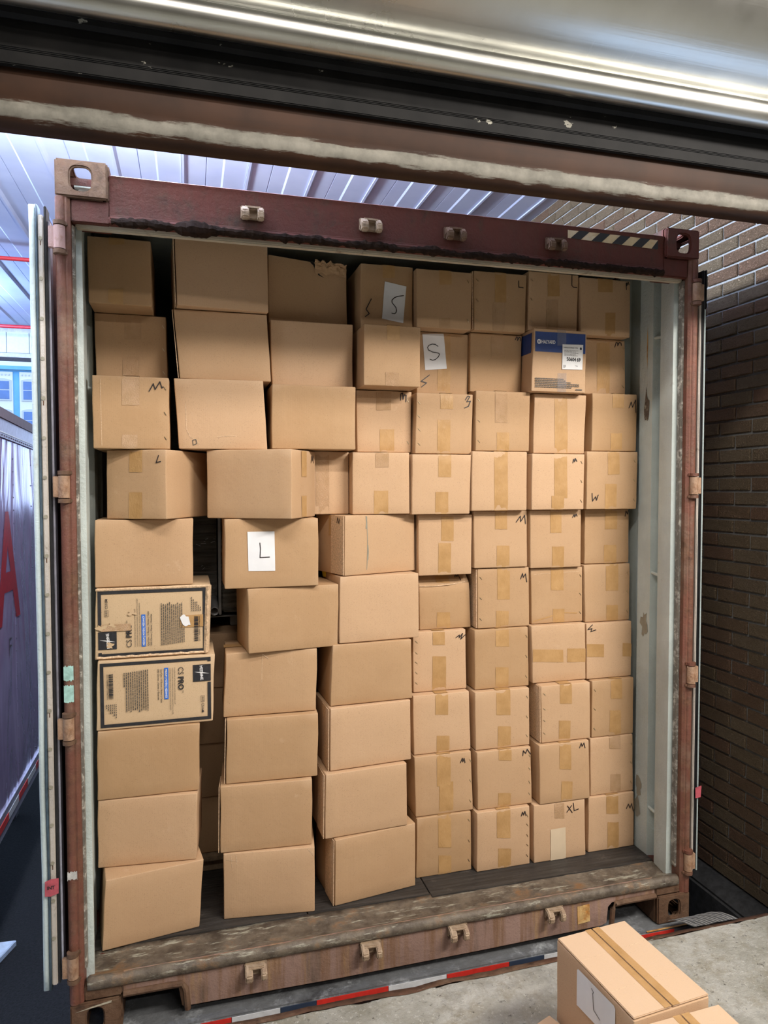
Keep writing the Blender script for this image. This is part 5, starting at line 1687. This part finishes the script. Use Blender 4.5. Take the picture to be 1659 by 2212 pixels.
# ------------------------------------------------------------------ cartons on the dock in front
def flap_box(key, ox, oy, oz, yaw, w, d, h, label):
    c = Carton(key, ox, oy, oz, yaw, [(0, 0), (w, 0), (w, h - 0.006), (0, h - 0.006)], d)
    tag(c.root, label, 'carton', 'cartons on the dock floor')
    for (a, b) in ((0.0005, w / 2 - 0.0022), (w / 2 + 0.0022, w - 0.0005)):
        fl = bx('flap', a, b, 0.0015, d - 0.0015, h - 0.0055, h, 'cardboard', c.root, 0.0018, local=True)
        x0, x1 = (w / 2 - 0.025, w / 2 - 0.0024) if a < 0.01 else (w / 2 + 0.0024, w / 2 + 0.027)
        mk('tape', [(x0, 0.001, h + 0.0006), (x1, 0.001, h + 0.0006), (x1, d - 0.001, h + 0.0006), (x0, d - 0.001, h + 0.0006)], [(0, 1, 2, 3)], 'packing_tape', fl, local=True)
    for y in (0.10, 0.235):
        mk('crease', [(0.006, y, h + 0.0003), (w / 2 - 0.03, y + 0.004, h + 0.0003), (w / 2 - 0.03, y + 0.0055, h + 0.0003), (0.006, y + 0.0015, h + 0.0003)], [(0, 1, 2, 3)], 'board_edge', c.root, local=True)
        mk('crease', [(w / 2 + 0.03, y + 0.006, h + 0.0003), (w - 0.006, y + 0.01, h + 0.0003), (w - 0.006, y + 0.0115, h + 0.0003), (w / 2 + 0.03, y + 0.0075, h + 0.0003)], [(0, 1, 2, 3)], 'board_edge', c.root, local=True)
    return c


p2 = tag(empty('wooden_pallet', (0.42, -0.9, FZ)), 'wooden pallet under the cartons at the lower right', 'pallet')
for k in range(6):
    bx('deck_board', 0.285, 0.53, -1.36 + k * 0.134, -1.36 + k * 0.134 + 0.10, FZ + 0.115, FZ + 0.136, 'pallet_wood', p2)
for x in (0.29, 0.385, 0.485):
    bx('bearer', x, x + 0.04, -1.36, -0.59, FZ + 0.001, FZ + 0.1145, 'pallet_wood', p2)
PZ = FZ + 0.1375
c1 = flap_box('fg1', 0.2935, -0.923, PZ, 4.6, 0.254, 0.351, 0.450 - PZ, 'carton on the dock with a slit tape seam and a white L sheet')
sh = c1.side('paper_sheet', [(0.245, 0.125), (0.245, 0.232), (0.238, 0.238), (0.078, 0.242), (0.072, 0.236), (0.072, 0.135)], 'paper', off=0.0025)
x = -0.0042
m = MB()
ln = [(0.175, 0.224), (0.165, 0.220), (0.168, 0.212), (0.164, 0.168), (0.134, 0.160)]
for (ya, za), (yb, zb) in zip(ln[:-1], ln[1:]):
    n_ = Vector((-(zb - za), yb - ya)).normalized() * 0.0012
    m.add([(x, ya - n_.x, za - n_.y), (x, yb - n_.x, zb - n_.y), (x, yb + n_.x, zb + n_.y), (x, ya + n_.x, za + n_.y)], [(0, 1, 2, 3)])
m.build('marker_letter', 'marker_ink', sh, local=True)
flap_box('fg2', 0.315, -1.288, PZ, 2.0, 0.252, 0.352, 0.440 - PZ, 'carton at the lower right frame corner, in front of the one with L sheet')
sheet = tag(MB().prism([(0.10, -0.62), (0.245, -0.565), (0.262, -0.61), (0.25, -0.95), (0.08, -0.95)], 'z', 0.196, 0.201).build('cardboard_sheet', 'cardboard', bevel=0.001),
            'loose cardboard flap at the bottom edge, left of the dock carton', 'cardboard')
lo = Carton('fg3', 0.09, -0.95, FZ + 0.0005, 1.0, [(0, 0), (0.16, 0), (0.16, 0.144), (0, 0.144)], 0.33)
tag(lo.root, 'low brown carton under the loose cardboard flap', 'carton', 'cartons on the dock floor')

# ------------------------------------------------------------------ chassis bumper under the container
ch = tag(empty('container_chassis', (0, 0.1, -1.2)), 'dark steel chassis with red and white reflective bumper under the container', 'chassis')
bx('bumper_beam', -1.21, 1.21, -0.034, 0.22, -0.14, -0.0015, 'chassis_steel', ch, 0.005)
for (a, b, mt) in ((-1.2, -0.80, 'reflect_white'), (-0.80, -0.695, 'reflect_red'), (-0.695, -0.525, 'reflect_white'), (-0.525, -0.395, 'tape_blue_black'), (-0.395, -0.125, 'reflect_red'), (-0.125, 0.105, 'reflect_white'),
                   (0.105, 0.365, 'reflect_red'), (0.365, 0.515, 'tape_blue_black'), (0.515, 0.70, 'reflect_white'), (0.70, 1.12, 'reflect_red')):
    bx('reflective_tape', a + 0.001, b - 0.001, -0.0365, -0.0345, -0.062, -0.007, mt, ch, 0)
bx('edge_line', 0.99, 1.2, -0.0345, -0.0265, -0.0012, 0.0, 'sill_cream', ch, 0)
for x in (-0.45, 0.33):
    bx('frame_rail', x, x + 0.12, 0.22, 6.1, -0.40, -0.002, 'rubber_black', ch, 0.004)
for x in (-0.95, 0.75):
    bx('bumper_upright', x, x + 0.10, 0.02, 0.12, -0.75, -0.14, 'rubber_black', ch, 0.004)
for y in (1.6, 2.9):
    MB().tube([(-1.1, y, -0.70), (1.1, y, -0.70)], 0.06, 10).build('axle', 'rubber_black', ch, smooth=True)
    bx('axle_bracket', -0.44, -0.36, y - 0.06, y + 0.06, -0.72, -0.38, 'rubber_black', ch, 0.004)
    bx('axle_bracket', 0.36, 0.44, y - 0.06, y + 0.06, -0.72, -0.38, 'rubber_black', ch, 0.004)
    for s in (-1, 1):
        MB().tube([(s * 0.72, y, -0.70), (s * 0.74, y, -0.70), (s * 1.14, y, -0.70), (s * 1.17, y, -0.70)], [0.44, 0.498, 0.498, 0.44], 24).build('wheel', 'rubber_black', ch, bevel=0.01)

# rubber strip with pale ribs drooping off the dock lip
br = tag(empty('dock_brush', (1.24, DE, FZ)), 'dark ribbed rubber strip drooping over the dock edge beside the container', 'rubber strip')
v, f = [], []
NB = 26
for i in range(NB + 1):
    x = 1.14 + 0.215 * i / NB
    for k in range(7):
        q = k / 6
        v.append((x - 0.055 * q - 0.012 * math.sin(q * 3) + 0.003 * fbm(x, q, 0, 30), DE + 0.010 + 0.095 * q, FZ + 0.006 + 0.010 * math.sin(q * 2.6) - 0.030 * q * q + 0.004 * fbm(x, q, 1, 22)))
for i in range(NB):
    for k in range(6):
        a = i * 7 + k
        f.append((a, a + 7, a + 8, a + 1))
sp = mk('strip', v, f, 'brush_strip', br, smooth=True)
for i in range(1, NB + 1, 2):
    pts = [Vector(v[i * 7 + k]) + Vector((0.002 * math.sin(k + i), 0, 0.0012)) for k in range(7)]
    MB().tube(pts, 0.0013, 6).build('rib', 'brush_rib', br, smooth=True)

# ------------------------------------------------------------------ trailer parked on the left
XT = -2.0
tr_ = tag(empty('semi_trailer', (-3.2, 3.0, -1.2)), 'polished metal trailer with red lettering parked left of the container', 'trailer')


def tz(y, z):
    w = (z + 0.33) / 2.68
    return z - (y - 2.6) * (0.006 + 0.030 * w)


def tquad(name, y0, y1, z0, z1, mat, x=XT, t=0.004, n=1):
    m = MB()
    v = []
    for xx in (x, x - t):
        v += [(xx, y0, tz(y0, z0)), (xx, y1, tz(y1, z0)), (xx, y1, tz(y1, z1)), (xx, y0, tz(y0, z1))]
    m.add(v, [(0, 1, 2, 3), (4, 7, 6, 5), (0, 4, 5, 1), (1, 5, 6, 2), (2, 6, 7, 3), (3, 7, 4, 0)])
    return m.build(name, mat, tr_)


y = 0.62
while y < 12.5:
    tquad('side_panel', y, y + 1.147, -0.26, 2.19, 'trailer_skin')
    y += 1.15
tquad('top_rail', 0.6, 12.6, 2.17, 2.32, 'trailer_rail', XT + 0.012, 0.03)
tquad('top_cap', 0.6, 12.6, 2.295, 2.36, 'trailer_cap', XT + 0.02, 0.05)
tquad('rail_line', 0.6, 12.6, 2.20, 2.208, 'reflect_white', XT + 0.0145, 0.004)
tquad('bottom_rail', 0.6, 12.6, -0.40, -0.25, 'trailer_rail', XT + 0.012, 0.03)
k = 0
y = 0.6
while y < 9:
    tquad('reflective_tape', y, y + 0.28, -0.35, -0.30, ('reflect_red', 'reflect_white')[k % 2], XT + 0.0145, 0.002)
    y += 0.281
    k += 1
bx('body', -4.5, XT - 0.01, 0.65, 12.5, -0.33, 2.0, 'trailer_dark', tr_, 0.01)
bx('roof_slab', -4.5, XT - 0.035, 0.65, 3.8, 2.0, 2.30, 'trailer_dark', tr_, 0.01)
for y in (9.5, 10.8):
    MB().tube([(-2.25, y, -0.72), (-2.22, y, -0.72), (-2.06, y, -0.72), (-2.03, y, -0.72)], [0.42, 0.48, 0.48, 0.42], 24).build('wheel', 'rubber_black', tr_, bevel=0.01)
for y in (0.9, 4.5):
    bx('landing_leg', -2.5, -2.38, y, y + 0.12, -1.2, -0.33, 'trailer_dark', tr_, 0.004)
m = MB()
def rivet(y, z, r=0.007, x=XT):
    z = tz(y, z)
    v = [(x, y + r * math.cos(k * PI / 3), z + r * math.sin(k * PI / 3)) for k in range(6)] + [(x + 0.005, y, z)]
    m.add(v, [(k, (k + 1) % 6, 6) for k in range(6)])
y = 0.62
while y < 9:
    for q in range(26):
        rivet(y + 0.012, -0.2 + q * 0.09)
    for q in range(15):
        rivet(y + 0.585, -0.2 + q * 0.16, 0.006)
    y += 1.15
y = 0.62
while y < 9:
    rivet(y, 2.185, 0.008, XT + 0.013)
    y += 0.062
tag(m.build('rivets', 'rivet_metal', tr_), kind='stuff')
text_on('red_letter', 'A', (XT + 0.003, 2.42, 0.96), (0, 1, -0.02), (0, 0, 1), 0.64, 0.75, 'trailer_red', tr_, 0.02, local=False)
text_on('small_letter', 'F', (XT + 0.003, 2.72, 0.70), (0, 1, 0), (0, 0, 1), 0.07, 0.13, 'trailer_dark', tr_, -0.01, local=False)

# pale blue board lying on the ground
tag(MB().prism([(-2.62, 2.30), (-2.02, 2.38), (-1.955, 2.555), (-2.6, 2.60)], 'z', -1.199, -1.16).build('blue_board', 'blue_board', bevel=0.004),
    'pale blue board lying on the ground at the left frame edge', 'board')

# ------------------------------------------------------------------ street front far behind
fb = tag(empty('street_building', (-20, 70, -1.2)), 'far blue and cream building with arched windows beyond the canopy', 'building')
bx('wall', -34, -2, 70, 76, -1.2, 12.6, 'facade_blue', fb, 0)
bx('cornice', -34, -2, 69.6, 70, 12.62, 12.98, 'facade_blue', fb, 0.03)
bx('parapet', -34, -2, 70.2, 76, 12.6, 14.6, 'facade_cream', fb, 0)
PB = 2.30
for i in range(-6, 6):
    x0 = -15.93 + i * PB
    for (z0, z1) in ((-1.0, 12.45),):
        bx('bay', x0, x0 + 1.74, 69.85, 70, z0, z1, 'facade_cream', fb, 0.02)
    for fl in range(4):
        zt_ = 11.62 - fl * 2.80
        w = empty('window', (x0 + 0.87, 69.8, zt_ - 1.75), parent=fb)
        fr = MB()
        x1, x2 = x0 + 0.24, x0 + 1.54
        arcp = [(x1 - 0.08, zt_ - 1.85), (x2 + 0.08, zt_ - 1.85), (x2 + 0.08, zt_ + 0.05)] + [(lerp(x2 + 0.08, x1 - 0.08, k / 8), zt_ + 0.05 + 0.16 * math.sin(PI * k / 8)) for k in range(1, 8)] + [(x1 - 0.08, zt_ + 0.05)]
        ORG[w.name] = Vector((x0 + 0.87, 69.8, zt_ - 1.75))
        fr.prism(arcp, 'y', 69.78, 69.85).build('frame', 'facade_frame', w)
        bx('pane', x1 + 0.1, x2 - 0.1, 69.75, 69.79, zt_ - 0.80, zt_ - 0.05, 'facade_glass', w, 0)
        bx('pane', x1 + 0.1, x2 - 0.1, 69.75, 69.79, zt_ - 1.70, zt_ - 0.90, 'facade_glass', w, 0)
    for q in range(5):
        bx('dentil', x0 + 0.2 + q * 0.3, x0 + 0.3 + q * 0.3, 69.78, 69.85, 12.12, 12.24, 'facade_frame', fb, 0)
